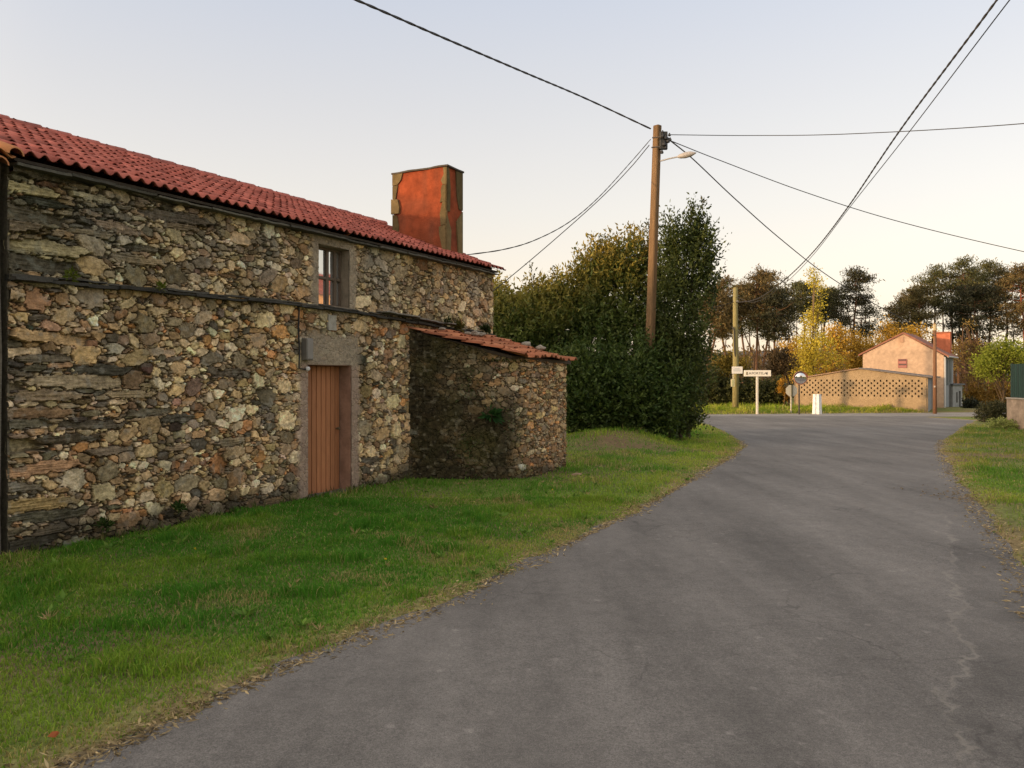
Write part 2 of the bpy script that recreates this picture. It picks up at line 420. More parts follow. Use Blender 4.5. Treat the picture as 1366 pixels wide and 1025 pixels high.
def stone_field(S, Z, A, rg, depth=1.0, mortar=(.125, .095, .058), soft=1.0):
    shp = S.shape; s = S.ravel(); z = Z.ravel()
    ws = s + .009 * vn(s, z, None, 11, 1) + .006 * vn(s, z, None, 30, 2)
    wz = z + .008 * vn(s, z, None, 11, 3) + .006 * vn(s, z, None, 30, 4)
    D1 = np.full(len(s), 9.); D2 = np.full(len(s), 9.); I = np.zeros(len(s), int)
    tilt = rg.normal(0, .13, (len(A), 2)); jit = 1 + rg.normal(0, .24, (len(A), 1)) + rg.normal(0, .035, (len(A), 3))
    bl = .35
    bi = np.floor(s / bl).astype(int); bj = np.floor(z / bl).astype(int)
    key = bi * 1000 + bj
    order = np.argsort(key, kind='stable'); ks = key[order]
    cut = np.concatenate([[0], np.nonzero(np.diff(ks))[0] + 1, [len(ks)]])
    for k in range(len(cut) - 1):
        ii = order[cut[k]:cut[k + 1]]
        cs, cz = s[ii].mean(), z[ii].mean()
        near = np.nonzero((np.abs(A[:, 0] - cs) < .3 + A[:, 2] * 1.5) & (np.abs(A[:, 1] - cz) < .3 + A[:, 3] * 1.5))[0]
        if len(near) < 2: continue
        B = A[near]
        dx = ws[ii][:, None] - B[None, :, 0]; dz = wz[ii][:, None] - B[None, :, 1]
        lx = np.abs(dx * B[:, 4] + dz * B[:, 5]) / B[:, 2]; lz = np.abs(-dx * B[:, 5] + dz * B[:, 4]) / B[:, 3]
        D = (lx ** 3.2 + lz ** 3.2) ** (1 / 3.2)
        p = np.argpartition(D, 1, axis=1)[:, :2]
        d = np.take_along_axis(D, p, 1)
        sw = d[:, 0] > d[:, 1]
        p[sw] = p[sw][:, ::-1]; d[sw] = d[sw][:, ::-1]
        D1[ii] = d[:, 0]; D2[ii] = d[:, 1]; I[ii] = near[p[:, 0]]
    B = A[I]
    e = (D2 - D1) * B[:, 3]
    prof = sstep(.001, .006 + .09 * B[:, 3] * soft, e) * sstep(1.55, 1.15, D1)
    dx = ws - B[:, 0]; dz = wz - B[:, 1]
    h = prof * (.008 + .026 * B[:, 7] + tilt[I, 0] * dx + tilt[I, 1] * dz) + .006 * np.abs(vn(s, z, None, 22, 8)) + .004 * vn(s, z, None, 40, 18) + .003 * vn(s, z, None, 70, 9)
    lam = (B[:, 2] > 2.6 * B[:, 3]) * prof            # bedded slate splits along thin laminae
    st_ = vn(s, z, None, 1, 41) * 0 + vn(s * 5, z * 95, None, 1, 43) + .6 * vn(s * 14, z * 190, None, 1, 44)
    h = h + lam * .005 * st_
    h = h * depth - .024 * (1 - prof)
    C = PAL[B[:, 6].astype(int)] * jit[I] * np.array([1.15, 1.08, .98])
    C = C * (1 + .28 * vn(s, z, None, 26, 12)[:, None] + .18 * vn(s, z, None, 60, 13)[:, None])
    C = C * (1 + .30 * (lam * st_)[:, None])
    lich = sstep(.35, .6, vn(s, z, None, 14, 15))[:, None] * .35
    C = C * (1 - lich) + np.array([.30, .29, .24]) * lich
    mk = sstep(.15, .6, prof)[:, None]
    mc = np.array(mortar) * (1 + .35 * vn(s, z, None, 40, 19))[:, None]
    C = C * mk + mc * (1 - mk)
    return h, np.clip(C, .008, .9)
def wall_patch(mb, S, Z, h, C, posfn, hole=None):
    V = posfn(S.ravel(), Z.ravel(), h)
    ni, nj = S.shape; idx = np.arange(ni * nj).reshape(ni, nj)
    Q = np.stack([idx[:-1, :-1], idx[1:, :-1], idx[1:, 1:], idx[:-1, 1:]], -1).reshape(-1, 4)
    if hole is not None:
        cs = (S[:-1, :-1] + S[1:, 1:]).ravel() / 2; cz = (Z[:-1, :-1] + Z[1:, 1:]).ravel() / 2
        Q = Q[~hole(cs, cz)]
    mb.add(V, Q, C)

# ------------------------------------------------------------------ stone house
TE = 9.25
DOOR = (4.06, 4.98, 1.885); WIN = (4.28, 4.94, 2.735, 3.60)
house = thing('stone_house', hp(4.6, 0, 0), 'old two storey stone house with red tiled roof, brown door and tall chimney', 'house')
def house_kind(rg, s, z, r):
    slabby = sstep(2.3, .5, s + .7 * math.sin(z * 3.1) + (0.55 if z < 2.65 else .2))
    u = rg.random()
    if u < slabby * .92:
        if r < .045 and u > .1: return r * 2.4, r * .7, rg.choice([5, 7, 6, 4]), .08
        if r < .045: return r, r * .8, rg.choice([2, 4, 1]), .4
        return r * 4.0 + .06, r * .5 + .010, rg.choice([7, 5, 7, 5, 6, 4, 7]), .05
    if u > .93 and r > .045: return r * 1.9, r * .42, rg.choice([7, 5, 6]), .1
    asp = rg.uniform(1.0, 2.1) if r > .045 else rg.uniform(1.2, 3.2)
    top = z > 2.7
    pc = [0, 0, 1, 1, 2, 2, 0, 3, 4, 4, 5, 5, 6, 6, 7, 1] if not top else [0, 1, 4, 4, 4, 5, 5, 6, 2, 0, 5]
    return r * math.sqrt(asp), r / math.sqrt(asp), rg.choice(pc), .35
rg = np.random.default_rng(3)
A = seeds_for(rg, 0, TE, -.2, 3.8, house_kind, [(520, .060, .125), (4200, .038, .066), (14000, .025, .038), (38000, .013, .024)])
ts = [0.06]
while ts[-1] < TE: ts.append(ts[-1] + .0088 + .0006 * ts[-1])
ts = np.array(ts); ts[-1] = TE
zs = np.arange(-.2, 3.80, .0105)
S, Z = np.meshgrid(ts, zs, indexing='ij')
h, C = stone_field(S, Z, A, rg)
s, z = S.ravel(), Z.ravel()
# damp dark foot, black run-off under ledge and eaves, cement pointing in patches
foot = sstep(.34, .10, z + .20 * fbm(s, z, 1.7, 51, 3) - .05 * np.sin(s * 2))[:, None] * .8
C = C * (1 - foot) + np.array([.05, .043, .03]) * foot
run = (sstep(-.05, .55, fbm(s * 2.4, z * .5, 1.1, 61, 4)) * .48)[:, None]
C = C * (1 - run * np.array([.62, .64, .72]))
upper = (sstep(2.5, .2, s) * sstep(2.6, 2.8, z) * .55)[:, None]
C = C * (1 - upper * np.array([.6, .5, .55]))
gr = (sstep(.1, .55, fbm(s, z, .9, 71, 3)) * sstep(2.55, 2.75, z) * .5)[:, None]
C = C * (1 - gr) + (C.mean(1, keepdims=True) * np.array([1, 1, .86])) * gr
# flatten into render around door and window
def around(s, z):
    dd = np.maximum(np.maximum(DOOR[0] - .14 - s, s - DOOR[1] - .17), z - DOOR[2] - .44)
    dw = np.maximum(np.maximum(WIN[0] - .12 - s, s - WIN[1] - .15), np.maximum(WIN[2] - .09 - z, z - WIN[3] - .4))
    return np.minimum(dd, dw)
ar = around(s, z) + .05 * fbm(s, z, 4, 81, 3)
pl = sstep(.08, -.04, ar)
h = h * (1 - .85 * pl) + .022 * pl
pc = np.array([.30, .25, .18]) * (1 + .25 * fbm(s, z, 3, 83, 4) + .12 * vn(s, z, None, 30, 84))[:, None]
pk = np.array([.33, .225, .175])
side = sstep(DOOR[2] + .05, DOOR[2] - .1, z + .1 * vn(s, z, None, 6, 85))[:, None]
pc = pc * (1 - .6 * side) + pk * .6 * side
C = C * (1 - pl[:, None] * .93) + pc * pl[:, None] * .93
def hpos(s, z, h): return np.stack([HO[0] + HD[0] * s + HN[0] * h, HO[1] + HD[1] * s + HN[1] * h, z], 1)
mb = MB()
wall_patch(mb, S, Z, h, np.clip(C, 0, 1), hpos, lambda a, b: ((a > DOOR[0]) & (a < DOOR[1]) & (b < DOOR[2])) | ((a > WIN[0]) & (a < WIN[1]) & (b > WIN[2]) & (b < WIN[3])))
mb.box(hp(TE / 2 + .04, -3.18, 1.78), (TE - .10, 5.65, 3.9), HAX, (.2, .17, .12))
for t0 in (.075, TE - .012):                                            # end walls and gables
    mb.box(hp(t0, -.18, 1.78), (.02, .36, 3.9), HAX, (.16, .14, .10))
    mb.prism([hp(t0, .0, 3.72), hp(t0, 0, 3.86), hp(t0, -3, 5.02), hp(t0, -6, 3.86), hp(t0, -6, 3.72)], hp(.02 if t0 < 1 else -.02, 0, 0) - hp(0, 0, 0), (.2, .17, .12))
wall = mb.build('wall', M_STONE, house)

# reveals, door, window
def reveal(mb, t0, t1, z0, z1, dep, col, sill=True):
    c = np.array(col)
    th = .05
    mb.rbox(hp(t0 - th / 2, -dep / 2 + .008, (z0 + z1) / 2), (th, dep, z1 - z0), HAX, c, .06, .004, 9, 1)
    mb.rbox(hp(t1 + th / 2, -dep / 2 + .008, (z0 + z1) / 2), (th, dep, z1 - z0), HAX, c, .06, .004, 9, 2)
    mb.rbox(hp((t0 + t1) / 2, -dep / 2 + .008, z1 + th / 2), (t1 - t0 + 2 * th, dep, th), HAX, c, .06, .004, 9, 3)
    if sill: mb.rbox(hp((t0 + t1) / 2, -dep / 2 + .015, z0 - th / 2), (t1 - t0 + 2 * th, dep + .03, th), HAX, c * .9, .06, .004, 9, 4)
mb = MB(); reveal(mb, DOOR[0] + .004, DOOR[1] - .004, -.1, DOOR[2] - .004, .26, (.30, .18, .125), False)
mb.build('door_frame', M_PLASTER, house)
mb = MB()
nb = 9; w = (DOOR[1] - DOOR[0] - .02) / nb
for k in range(nb):
    c = np.array([.39, .165, .072]) * (1 + .12 * math.sin(k * 5.3))
    mb.box(hp(DOOR[0] + .01 + (k + .5) * w, -.205, .925), (w - .012, .03, 1.9), HAX, c, .006)
mb.box(hp((DOOR[0] + DOOR[1]) / 2, -.222, .93), (DOOR[1] - DOOR[0] - .02, .02, 1.9), HAX, (.13, .05, .02))
door = mb.build('door', M_WOOD, house)
mb = MB(); mb.lathe(hp(DOOR[1] - .09, -.187, .95), [(.012, 0), (.012, .03), (.022, .035), (.02, .06), (.008, .064)], 10, (.12, .09, .05), [[HD[0], HD[1], 0], [0, 0, 1], [HN[0], HN[1], 0]])
mb.build('handle', M_METAL, door)
mb = MB(); mb.rbox(hp((DOOR[0] + DOOR[1]) / 2, -.12, .005), (.9, .34, .07), HAX, (.16, .14, .11), .08, .01, 6, 4); mb.build('doorstep', M_PLASTER, house)
mb = MB(); reveal(mb, WIN[0] + .004, WIN[1] - .004, WIN[2] + .004, WIN[3] - .004, .20, (.26, .215, .16))
mb.build('window_reveal', M_PLASTER, house)
# casements
mb = MB(); wt = (.13, .095, .065)
t0, t1, z0, z1 = WIN[0], WIN[1], WIN[2], WIN[3]
tm = t0 + .50
def bar(mb, ta, tb, za, zb, q=-.155, th=.05): mb.box(hp((ta + tb) / 2, q, (za + zb) / 2), (tb - ta, th, zb - za), HAX, wt, .004)
bar(mb, t0, t0 + .03, z0, z1); bar(mb, t1 - .035, t1, z0, z1); bar(mb, t0 + .03, t1 - .035, z1 - .04, z1); bar(mb, t0 + .03, t1 - .035, z0, z0 + .04)
bar(mb, t0 + .33, t0 + .385, z0 + .04, z1 - .04, -.153); bar(mb, tm, tm + .05, z0 + .04, z1 - .04, -.153)
bar(mb, t0 + .03, t0 + .33, z0 + .40, z0 + .44, -.154); bar(mb, t0 + .385, tm, z0 + .40, z0 + .44, -.154); bar(mb, tm + .05, t1 - .035, z0 + .395, z0 + .44, -.14)
win = mb.build('window', M_WOOD, house)
for (a, b_, c, d_) in ((t0 + .03, t0 + .33, z0 + .04, z0 + .40), (t0 + .385, tm, z0 + .04, z0 + .40), (t0 + .03, t0 + .33, z0 + .44, z1 - .04), (t0 + .385, tm, z0 + .44, z1 - .04), (tm + .05, t1 - .035, z0 + .04, z0 + .395), (tm + .05, t1 - .035, z0 + .44, z1 - .04)):
    mb = MB(); mb.box(hp((a + b_) / 2, -.165, (c + d_) / 2), (b_ - a, .006, d_ - c), HAX, (.5, .5, .5)); mb.build('pane', M_GLASS, win)

# slate string course, slates under the eaves
def slates(mb, t0, t1, zf, q0, prot, th, rg_, col=(.038, .036, .03), lmin=.25, lmax=.6):
    t = t0
    while t < t1 - .04:
        l = min(rg_.uniform(lmin, lmax), t1 - t)
        c = np.array(col) * rg_.uniform(.7, 1.5)
        zz = zf(t + l / 2) + rg_.uniform(-.013, .013)
        sl = (zf(t + l) - zf(t)) / l; dv = np.array([HD[0], HD[1], sl]); dv /= np.linalg.norm(dv)
        up = np.array([-dv[2] * HD[0], -dv[2] * HD[1], 1.]); up /= np.linalg.norm(up)
        p = prot + rg_.uniform(-.035, .035)
        mb.rbox(hp(t + l / 2, q0 + p / 2 - .03, zz), (l - .004, p + .06, th * rg_.uniform(.8, 1.2)), [dv, [HN[0], HN[1], -.0], up], c, .07, .008, 11, int(t * 100) % 97)
        t += l
lz = lambda t: float(np.interp(t, [0, 2, 4.1, 5.3, 6.7, 9.3], [2.66, 2.68, 2.69, 2.665, 2.615, 2.49]))
mb = MB(); r2 = np.random.default_rng(8)
slates(mb, .06, 9.2, lz, .02, .10, .03, r2); slates(mb, .06, 9.2, lambda t: lz(t) + .035, .02, .04, .02, r2, (.06, .056, .044))
slates(mb, 5.6, 7.6, lambda t: lz(t) + .07, .02, .16, .022, r2, (.16, .15, .13), .3, .6)
lab(mb.build('slate_ledge', M_SLATE, house), 'dark slate string course running along the wall between the storeys')
EQ, EZ, RQ, RZ = .20, 3.80, -3.0, 5.05
SL = (RZ - EZ) / (EQ - RQ)
mb = MB()
slates(mb, .06, 9.3, lambda t: EZ - .075, .0, .15, .024, r2, (.085, .08, .062), .4, .8)
mb.box(hp(4.66, .06, EZ - .035), (9.2, .12, .03), HAX, (.05, .04, .03))
mb.build('eave_slate', M_SLATE, house)

# tile roof: every course its own overlapping strip with open lips
def tile_roof(mb, t0, t1, eq, ez, rq, rz, per, crs, amp, cols, rg_, fn=hp, nseg=8, lift=.026, wob=0., far=False):
    n = int(round((t1 - t0) / per)); per = (t1 - t0) / n
    ph = np.arange(n * nseg + 1) / nseg
    tt = t0 + ph * per
    f = ph % 1
    prof = amp * np.where(f < .62, np.sin(np.pi * f / .62), -.35 * np.sin(np.pi * (f - .62) / .38))
    k = int(round(abs(eq - rq) / crs)); dq = (rq - eq) / k; dz = (rz - ez) / k
    nrm = np.array([-dz, abs(dq)]) / math.hypot(dz, dq)          # (out, up) components
    sg = 1 if eq > rq else -1
    for c in range(k):
        ids = np.clip((ph + .19).astype(int), 0, n)
        tc = np.array(cols[0]) + (np.array(cols[1]) - np.array(cols[0])) * rg_.random((n + 2, 1))
        tc *= (1 + rg_.normal(0, .15, (n + 2, 1)))
        jo = rg_.normal(0, wob, n + 2)[ids]
        colr = tc[ids]
        rows = [(1.12, 0.0), (.6, .012), (.0, lift), (.0, lift - .013), (.16, lift - .016)]
        V = []; CC = []
        for (a, hh) in rows:
            q = eq + dq * (c + a) + jo * sg * (1 if a < .9 else .2); z = ez + dz * (c + a) + prof + hh * 1.0
            b = fn(0, 0, 0)
            V.append(np.stack([fn(ti, qi, zi) for ti, qi, zi in zip(tt, q if np.ndim(q) else [q] * len(tt), z)]))
            CC.append(colr * (1 if a > -.1 and hh >= 0 and (a, hh) in rows[:3] else .75))
        V = np.concatenate(V); CC = np.concatenate(CC); m = len(tt)
        idx = np.arange(len(rows) * m).reshape(len(rows), m)
        Q = np.stack([idx[:-1, :-1], idx[:-1, 1:], idx[1:, 1:], idx[1:, :-1]], -1).reshape(-1, 4)
        mb.add(V, Q, CC)
RED = [(.29, .07, .047), (.41, .12, .085)]
mb = MB(); r3 = np.random.default_rng(21)
tile_roof(mb, -.02, 9.44, EQ, EZ, RQ, RZ, .145, .30, .036, RED, r3, wob=.010)
tile_roof(mb, -.02, 9.44, -6.2, EZ, RQ, RZ, .145, .6, .030, RED, r3, nseg=4)
mb.prism([hp(9.40, EQ - .02, EZ - .03), hp(9.40, RQ, RZ - .03), hp(9.40, -6.18, EZ - .03), hp(9.40, RQ, RZ - .12)], hp(.03, 0, 0) - hp(0, 0, 0), (.2, .07, .05))
roof = mb.build('roof', M_TILE, house, True)
mb = MB(); t = 0.
while t < 9.4:
    l = .42; c = np.array(RED[1]) * r3.uniform(.85, 1.1)
    th = np.linspace(-.2, np.pi + .2, 9)
    V = []
    for (tt_, rr, up) in ((t, .095, 0), (t + l + .03, .108, .01), (t + l + .03, .095, .01)):
        for a in th: V.append(hp(tt_, RQ + rr * math.cos(a), RZ - .01 + up + rr * .75 * math.sin(a)))
    Q = [(i * 9 + j, i * 9 + j + 1, (i + 1) * 9 + j + 1, (i + 1) * 9 + j) for i in (0, 1) for j in range(8)]
    mb.add(V, Q, c); t += l
mb.build('ridge_tile', M_TILE, roof, True)

# chimney
CT0, CT1, CQ0, CQ1, CZ = 8.32, 8.86, -1.70, -.47, 5.69
mb = MB()
mb.rbox(hp((CT0 + CT1) / 2, (CQ0 + CQ1) / 2, (3.9 + CZ) / 2), (CT1 - CT0, CQ1 - CQ0, CZ - 3.9), HAX, (.27, .062, .025), .05, .014, 4, 3, .25)
for q in range(len(mb.c)):
    V_ = mb.v[q]; k_s = .5 + .5 * vn(V_[:, 0] * 9, V_[:, 1] * 9, V_[:, 2] * .9, 1, 77); k_b = fbm(V_[:, 0] + V_[:, 1], V_[:, 2], 2.2, 79, 3)
    m_ = (.30 * sstep(.35, .9, k_s) + .35 * sstep(0, .5, k_b) + .25 * sstep(4.9, 4.2, V_[:, 2] + .4 * k_b))[:, None]
    mb.c[q] = mb.c[q] * (1 - m_) + np.array([.12, .055, .035]) * m_
chim = lab(mb.build('chimney', M_PLASTER, house), 'tall orange rendered chimney with ochre corner stones')
mb = MB(); mb.rbox(hp((CT0 + CT1) / 2, (CQ0 + CQ1) / 2, CZ + .012), (CT1 - CT0 + .07, CQ1 - CQ0 + .08, .03), HAX, (.07, .06, .045), .1, .012, 5, 9); mb.build('chimney_cap', M_SLATE, chim)
och = (.145, .108, .05)
def quoin(pts, ax_t, q_or_t, th, seed):
    """irregular slab lying on a chimney face"""
    c = np.array(och) * (1 + .25 * math.sin(seed * 2.7))
    m_ = MB(); 
    if ax_t == 'front': pts = [(pts[0][0] + (a - pts[0][0]) * .72, b) for a, b in pts]
    if ax_t == 'front': pp = [hp(q_or_t, a, b) for a, b in pts]; off = hp(-th, 0, 0) - hp(0, 0, 0)
    else: pp = [hp(a, q_or_t, b) for a, b in pts]; off = hp(0, th, 0) - hp(0, 0, 0)
    m_.prism(pp, off, c); m_.build('corner_stone', M_PLASTER, chim)
L0, R0 = CQ0 - .02, CQ1 + .02
quoin([(L0, 5.68), (L0, 5.46), (L0 + .17, 5.47), (L0 + .28, 5.55), (L0 + .34, 5.68)], 'front', CT0 + .01, .035, 1)
quoin([(L0, 5.45), (L0, 5.20), (L0 + .10, 5.19), (L0 + .14, 5.33), (L0 + .18, 5.46)], 'front', CT0 + .01, .03, 2)
quoin([(L0 - .02, 5.19), (L0 - .02, 4.90), (L0 + .23, 4.90), (L0 + .25, 5.02), (L0 + .19, 5.18)], 'front', CT0 + .01, .05, 3)
quoin([(L0, 4.89), (L0, 4.45), (L0 + .20, 4.38), (L0 + .21, 4.68), (L0 + .15, 4.86)], 'front', CT0 + .01, .03, 4)
quoin([(R0, 5.68), (R0, 5.36), (R0 - .14, 5.36), (R0 - .19, 5.44), (R0 - .10, 5.55), (R0 - .12, 5.68)], 'front', CT0 + .01, .025, 5)
quoin([(R0, 5.35), (R0, 5.05), (R0 - .22, 5.02), (R0 - .17, 5.14), (R0 - .19, 5.24), (R0 - .15, 5.35)], 'front', CT0 + .01, .03, 6)
quoin([(R0, 5.04), (R0, 4.60), (R0 - .19, 4.58), (R0 - .22, 4.80), (R0 - .14, 5.03)], 'front', CT0 + .01, .03, 7)
quoin([(R0, 4.59), (R0, 3.98), (R0 - .10, 4.0), (R0 - .24, 4.42), (R0 - .25, 4.56)], 'front', CT0 + .01, .03, 8)
quoin([(CT0 - .02, 5.68), (CT0 - .02, 4.85), (CT0 + .10, 4.85), (CT0 + .12, 5.3), (CT0 + .07, 5.68)], 'side', CQ1 - .01, .03, 9)
quoin([(CT0 - .02, 4.83), (CT0 - .02, 4.0), (CT0 + .12, 4.0), (CT0 + .15, 4.5)], 'side', CQ1 - .01, .028, 10)
quoin([(CT1 + .02, 5.68), (CT1 + .02, 4.95), (CT1 - .12, 4.95), (CT1 - .20, 5.2), (CT1 - .22, 5.68)], 'side', CQ1 - .01, .03, 11)
quoin([(CT1 + .02, 4.93), (CT1 + .02, 4.0), (CT1 - .13, 4.0), (CT1 - .20, 4.7)], 'side', CQ1 - .01, .03, 12)
# meter box and cable on the wall
mb = MB(); mb.box(hp(4.00, .065, 2.10), (.13, .12, .30), HAX, (.16, .155, .14), .008); mb.box(hp(4.00, .127, 2.10), (.11, .01, .27), HAX, (.2, .2, .185), .004)
lab(mb.build('meter_box', M_METAL, house), 'small grey meter box beside the door lintel')
mb = MB(); mb.tube([hp(3.86, .055, 2.66), hp(3.85, .05, 2.4), hp(3.87, .05, 2.05), hp(3.86, .05, 1.84), hp(3.98, .055, 1.82), hp(4.03, .06, 1.86)], .011, 6, (.02, .02, .02)); mb.build('wall_cable', M_BLACK, house)
mb = MB(); mb.lathe(hp(4.02, .06, 1.80), [(.012, 0), (.03, .015), (.034, .04), (.02, .06)], 10, (.6, .6, .58)); mb.build('porch_bulb', M_PAINT, house)
mb = MB(); mb.rbox(hp(4.55, .028, 2.50), (.17, .03, .22), HAX, (.36, .34, .29), .04, .01, 9, 2); mb.build('mortar_patch', M_PLASTER, house)

# ------------------------------------------------------------------ lean-to shed
shed = thing('stone_shed', hp(7.8, .8, 0), 'low mossy stone lean-to against the house, roofed with loose orange tiles', 'shed')
cor = [(6.45, -.02), (6.62, .45), (6.85, 1.05), (7.0, 1.33), (7.13, 1.52), (7.34, 1.66), (7.7, 1.70), (8.3, 1.72), (8.9, 1.74)]
cp = np.array([hp(t, q, 0)[:2] for t, q in cor]); tq = np.array(cor)
sl_ = np.concatenate([[0], np.cumsum(np.linalg.norm(np.diff(cp, axis=0), axis=1))])
SLn = sl_[-1]
def eave_z(t, q): return 2.50 - .27 * np.clip(q, 0, 3) - .02 * (t - 6.5)
def shed_kind(rg, s, z, r):
    if s > 1.95:
        r *= .8; asp = rg.uniform(1.5, 3.4); return r * math.sqrt(asp), r / math.sqrt(asp), rg.choice([0, 3, 4, 6, 5, 6, 4, 6]), .12
    asp = rg.uniform(.9, 2.2); return r * math.sqrt(asp), r / math.sqrt(asp), rg.choice([4, 5, 6, 5, 4, 0, 2]), .3
rg = np.random.default_rng(5)
A2 = seeds_for(rg, 0, SLn, -.2, 2.6, shed_kind, [(160, .055, .10), (1800, .034, .058), (8000, .018, .034), (9000, .012, .018)])
S, Z = np.meshgrid(np.arange(0, SLn + .005, .0115), np.linspace(0, 1, 215), indexing='ij')
ct = np.interp(S, sl_, tq[:, 0]); cq = np.interp(S, sl_, tq[:, 1])
Z = -.2 + Z * (eave_z(ct, cq) - .02 + .2)
h, C = stone_field(S, Z, A2, rg, .75, (.085, .066, .045))
s, z = S.ravel(), Z.ravel()
moss = sstep(2.25, 1.35, s + .5 * fbm(s, z, 1.6, 91, 3) + .25 * sstep(.8, 2., z)) * np.clip(.95 + .35 * fbm(s, z, 2.6, 93, 3), 0, .97)
moss = np.maximum(moss, sstep(.28, .08, z + .15 * fbm(s, z, 2, 95, 2)) * .75)
h = h * (1 - .55 * moss) + moss * (.010 * vn(s, z, None, 24, 191) + .006 * vn(s, z, None, 55, 192) + .008)
mc = np.array([.032, .027, .014]) * (1 + .5 * vn(s, z, None, 18, 96))[:, None] + np.array([.030, .034, .002]) * np.clip(fbm(s, z, 1.6, 97, 3), 0, 1)[:, None]
C = C * (1 - moss[:, None]) + mc * moss[:, None]
spk = (sstep(.55, .75, vn(s, z, None, 17, 99)) * .45)[:, None]; C = C * (1 - spk) + np.array([.22, .2, .14]) * spk
ctn = np.gradient(np.interp(np.arange(0, SLn + .005, .0115), sl_, cp[:, 0])); cyn = np.gradient(np.interp(np.arange(0, SLn + .005, .0115), sl_, cp[:, 1]))
k_ = np.ones(41) / 41
ctn = np.convolve(np.pad(ctn, 20, 'edge'), k_, 'valid'); cyn = np.convolve(np.pad(cyn, 20, 'edge'), k_, 'valid')
nl = np.hypot(ctn, cyn); nx = np.repeat((cyn / nl)[:, None], S.shape[1], 1).ravel(); ny = np.repeat((-ctn / nl)[:, None], S.shape[1], 1).ravel()
bx_ = np.interp(s, sl_, cp[:, 0]); by_ = np.interp(s, sl_, cp[:, 1])
k2 = np.ones(31) / 31
V = np.stack([bx_ + nx * h, by_ + ny * h, z], 1)
mb = MB(); idx = np.arange(len(s)).reshape(S.shape)
mb.add(V, np.stack([idx[:-1, :-1], idx[1:, :-1], idx[1:, 1:], idx[:-1, 1:]], -1).reshape(-1, 4), np.clip(C, .006, 1))
mb.box(hp(8.88, .86, .95), (.04, 1.72, 2.1), HAX, (.15, .13, .10))
mb.build('wall', M_STONE, shed)
mb = MB(); r4 = np.random.default_rng(12)
ORA = [(.30, .095, .04), (.42, .17, .08)]
def shed_fn(t, q, z):
    # verge follows the skewed side wall; tiles have slipped and sag a little
    t2 = t + max(0, (1.9 - q)) * -.30 * max(0, (9.1 - t) / 2.3)
    return hp(t2, q, z - .02 * (t - 6.5) + .02 * math.sin(t * 5 + q * 3))
tile_roof(mb, 6.92, 8.97, 1.90, 2.05, -.0, 2.54, .17, .32, .036, ORA, r4, shed_fn, 8, .03, .035)
mb.build('roof', M_TILE, shed, True)
mb = MB(); mb.prism([hp(6.55, .1, 2.47), hp(7.05, 1.62, 2.06), hp(9.0, 1.8, 1.99), hp(8.95, .1, 2.42)], (0, 0, -.05), (.06, .045, .03)); mb.build('roof_board', M_WOOD, shed)

# creeping growth over the damp side of the shed
mb = MB(); gc = np.random.default_rng(17); n = 1500
cs = gc.uniform(.1, 2.0, n); czz = gc.uniform(.05, 2.2, n); dm = fbm(cs, czz, 1.9, 401, 3); ok = dm > .02 + .25 * gc.random(n); cs, czz = cs[ok], czz[ok]; n = len(cs)
cxx = np.interp(cs, sl_, cp[:, 0]); cyy = np.interp(cs, sl_, cp[:, 1]); nxx = np.interp(cs, np.arange(len(nl)) * .0115, cyn / nl); nyy = np.interp(cs, np.arange(len(nl)) * .0115, -ctn / nl)
NN = np.stack([nxx, nyy, 0 * nxx], 1); czz = np.minimum(czz, 2.0)
_c = gc.random((n, 1)); CREEP = (np.stack([cxx, cyy, czz], 1) + NN * .045, gc.normal(0, .6, (n, 3)) + NN * .35 + [0, 0, -.5], np.array([.03, .055, .015]) * (1 - _c) + np.array([.085, .10, .025]) * _c, n)

def rock(name, c, r, col, seed, label, cat='stone', group=None, flat=.6):
    import bmesh
    bm = bmesh.new(); bmesh.ops.create_icosphere(bm, subdivisions=3, radius=1)
    V = np.array([v.co[:] for v in bm.verts]); Fs = np.array([[v.index for v in f.verts] for f in bm.faces]); bm.free()
    n = vn(V[:, 0], V[:, 1], V[:, 2], 1.1, seed) * .35 + vn(V[:, 0], V[:, 1], V[:, 2], 3, seed + 1) * .1
    V = V * (1 + n)[:, None] * np.array([1.15, .9, flat]) * r
    o = MB().add(V + np.asarray(c), Fs, np.array(col) * (1 + .2 * vn(V[:, 0], V[:, 1], V[:, 2], 20, 3))[:, None]).build(name, M_STONE)
    return tag(o, label, cat, group)
for i, (u, v, t, q, r, lb) in enumerate([
    (590, 441, 7.0, .30, .045, 'small pale stone weighting the shed roof close to the house ledge'),
    (628, 448, 7.6, .45, .06, 'pale stone on the shed roof behind the broken tile'),
    (651, 446, 8.0, .35, .075, 'long grey stone tilted on the top of the shed roof'),
    (671, 448, 8.3, .30, .07, 'round grey stone at the back of the shed roof under the house corner'),
    (718, 460, 8.75, 1.0, .10, 'larger grey stone of the pair near the outer end of the shed roof'),
    (730, 466, 8.85, 1.25, .075, 'smaller grey stone of the pair near the outer end of the shed roof')]):
    zz = 2.54 - (2.54 - 2.05) * (q / 1.9) - .02 * (t - 6.5) + .075
    rock('roof_stone', hp(t, q, zz), r, (.30, .27, .22), 30 + i, lb, 'stone', 'loose stones lying on the shed roof')
rock('field_stone', (hp(8.2, 2.25, 0) * [1, 1, 0] + [0, 0, .0]), .10, (.30, .21, .13), 55, 'rounded brown stone half sunk in the bank beyond the shed', 'stone', None, .7)

